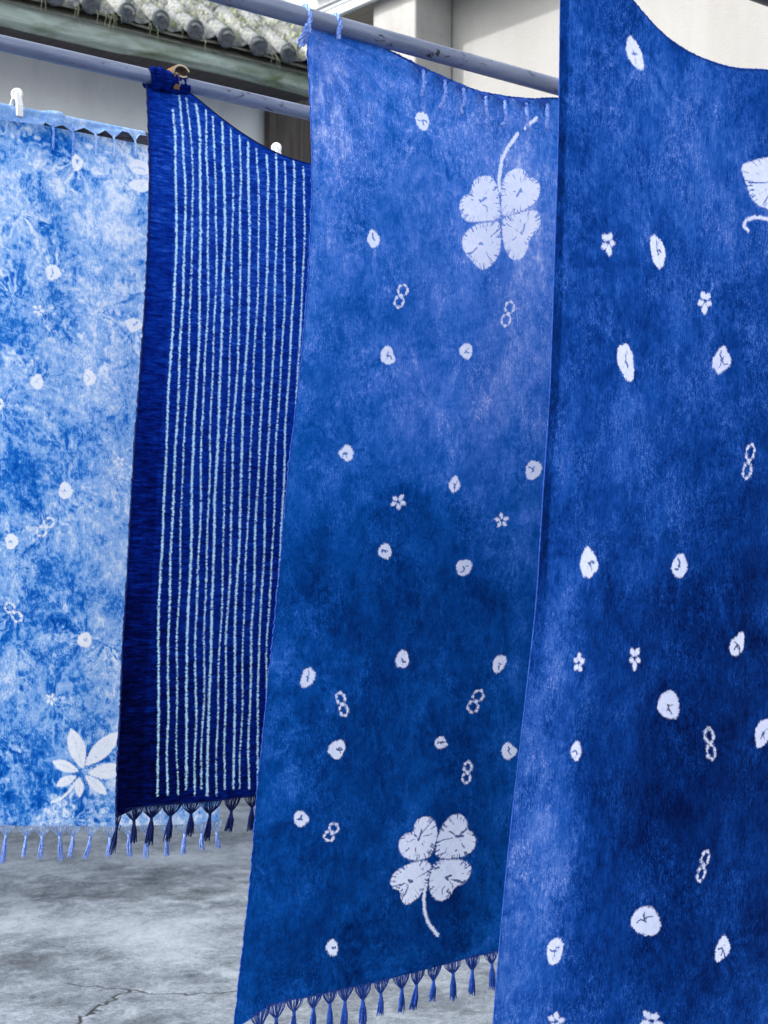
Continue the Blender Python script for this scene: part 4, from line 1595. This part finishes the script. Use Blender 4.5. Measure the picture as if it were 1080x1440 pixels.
# ------------------------------------------------------------------ pegs and clip
def peg(px, py, label, turn):
    base = at(px, py, QC - .004)
    x, z = base[0], base[2]
    t = empty('clothes_peg', (x, QC, zC))
    tag(t, label, 'peg', 'white pegs on the rusty pole')
    ax = np.array([math.sin(turn), -math.cos(turn), 0])
    m = MB()
    m.disc((x, QC - .008, z), ax, .0135, .007, 24)
    h = m.build('head', M['plastic_white'], t)
    m = MB()
    n_ = 20
    side = np.array([math.cos(turn), math.sin(turn), 0])
    c = np.array([x, QC - .008, z]) + ax * .0036
    m.tube([c + (side * math.cos(2 * math.pi * i / n_) + np.array([0, 0, 1]) * math.sin(2 * math.pi * i / n_)) * .0098 for i in range(n_ + 1)], .0016, 6)
    m.build('rim', M['plastic_white'], h)
    m = MB()
    m.disc(c, ax, .0028, .004, 12)
    m.build('rivet', M['metal_dark'], h)
    for sgn in (-1, 1):
        m = MB()
        yb = QC + sgn * .021
        m.box((x - .008, yb - .003, zC - .012), (x + .008, yb + .003, zC + .012))
        m.add([(x - .008, yb - .003, zC + .012), (x + .008, yb - .003, zC + .012), (x + .008, yb + .003, zC + .012), (x - .008, yb + .003, zC + .012),
               (x - .0065, QC - .008 + sgn * .004 - .002, z + .004), (x + .0065, QC - .008 + sgn * .004 - .002, z + .004),
               (x + .0065, QC - .008 + sgn * .004 + .002, z + .004), (x - .0065, QC - .008 + sgn * .004 + .002, z + .004)],
              [(0, 3, 2, 1), (4, 5, 6, 7), (0, 1, 5, 4), (1, 2, 6, 5), (2, 3, 7, 6), (3, 0, 4, 7)])
        bevel(m.build('jaw', M['plastic_white'], t, False), .0012)
    m = MB()
    m.tube([(x - .013, QC - .012, zC + .026), (x - .0125, QC - .013, zC + .018), (x - .0095, QC - .014, zC + .012), (x - .007, QC - .012, zC + .024)], .001, 5)
    m.build('spring', M['metal_dark'], t)


peg(23, 133, 'white round-headed peg gripping the folded end of the pale blue cloth', -.6)
peg(387.5, 208.5, 'white round-headed peg on rusty pole just above the striped cloth edge', -.6)


def clip():
    p = at(249, 106, QA)
    x, z = p[0], zA
    t = empty('clothes_clip', (x, QA, zA))
    tag(t, 'open brown clip on grey pole beside the wound corner of the striped cloth', 'clip')

    def jaw(profile, th, name, y0, y1):
        P = np.array(profile, float)
        n = len(P)
        nor = np.gradient(P, axis=0)
        nor = np.stack([-nor[:, 1], nor[:, 0]], -1)
        nor /= np.linalg.norm(nor, axis=1)[:, None]
        A, B = P + nor * th / 2, P - nor * th / 2
        m = MB()
        vs = []
        for i in range(n):
            for (pt, yy) in ((A[i], y0), (A[i], y1), (B[i], y1), (B[i], y0)):
                vs.append((x + pt[0], QA + yy, z + pt[1]))
        fs = [(0, 1, 2, 3), (4 * n - 1, 4 * n - 2, 4 * n - 3, 4 * n - 4)]
        for i in range(n - 1):
            for k in range(4):
                k2 = (k + 1) % 4
                fs.append((4 * i + k, 4 * i + 4 + k, 4 * i + 4 + k2, 4 * i + k2))
        m.add(vs, fs)
        o = m.build(name, M['clip_wood'], t, False)
        o.data.materials.append(M['clip_edge'])
        for f in o.data.polygons:
            if abs(f.normal.y) > .8:
                f.material_index = 1
        return bevel(o, .0008)
    arc = lambda cx, cz, r, a0, a1, n=14, sx=1.0: [(cx + r * sx * math.cos(math.radians(a)), cz + r * math.sin(math.radians(a))) for a in np.linspace(a0, a1, n)]
    jaw(arc(0.0, .017, .017, 215, 20, 18, 1.15), .0045, 'upper_jaw', -.019, .015)
    jaw([(-.016, .014)] + arc(.002, .024, .014, 220, 310, 10, 1.3), .004, 'lower_jaw', -.019, .015)
    m = MB()
    m.tube([(x - .019, QA - .02, z + .013), (x - .019, QA + .016, z + .013)], .0035, 10)
    m.build('hinge_pin', M['metal_dark'], t)
    m = MB()
    m.box((x - .02, QA - .0205, z - .02), (x - .006, QA - .0175, z + .014))
    bevel(m.build('clamp_plate', M['clip_wood'], t, False), .001)


clip()
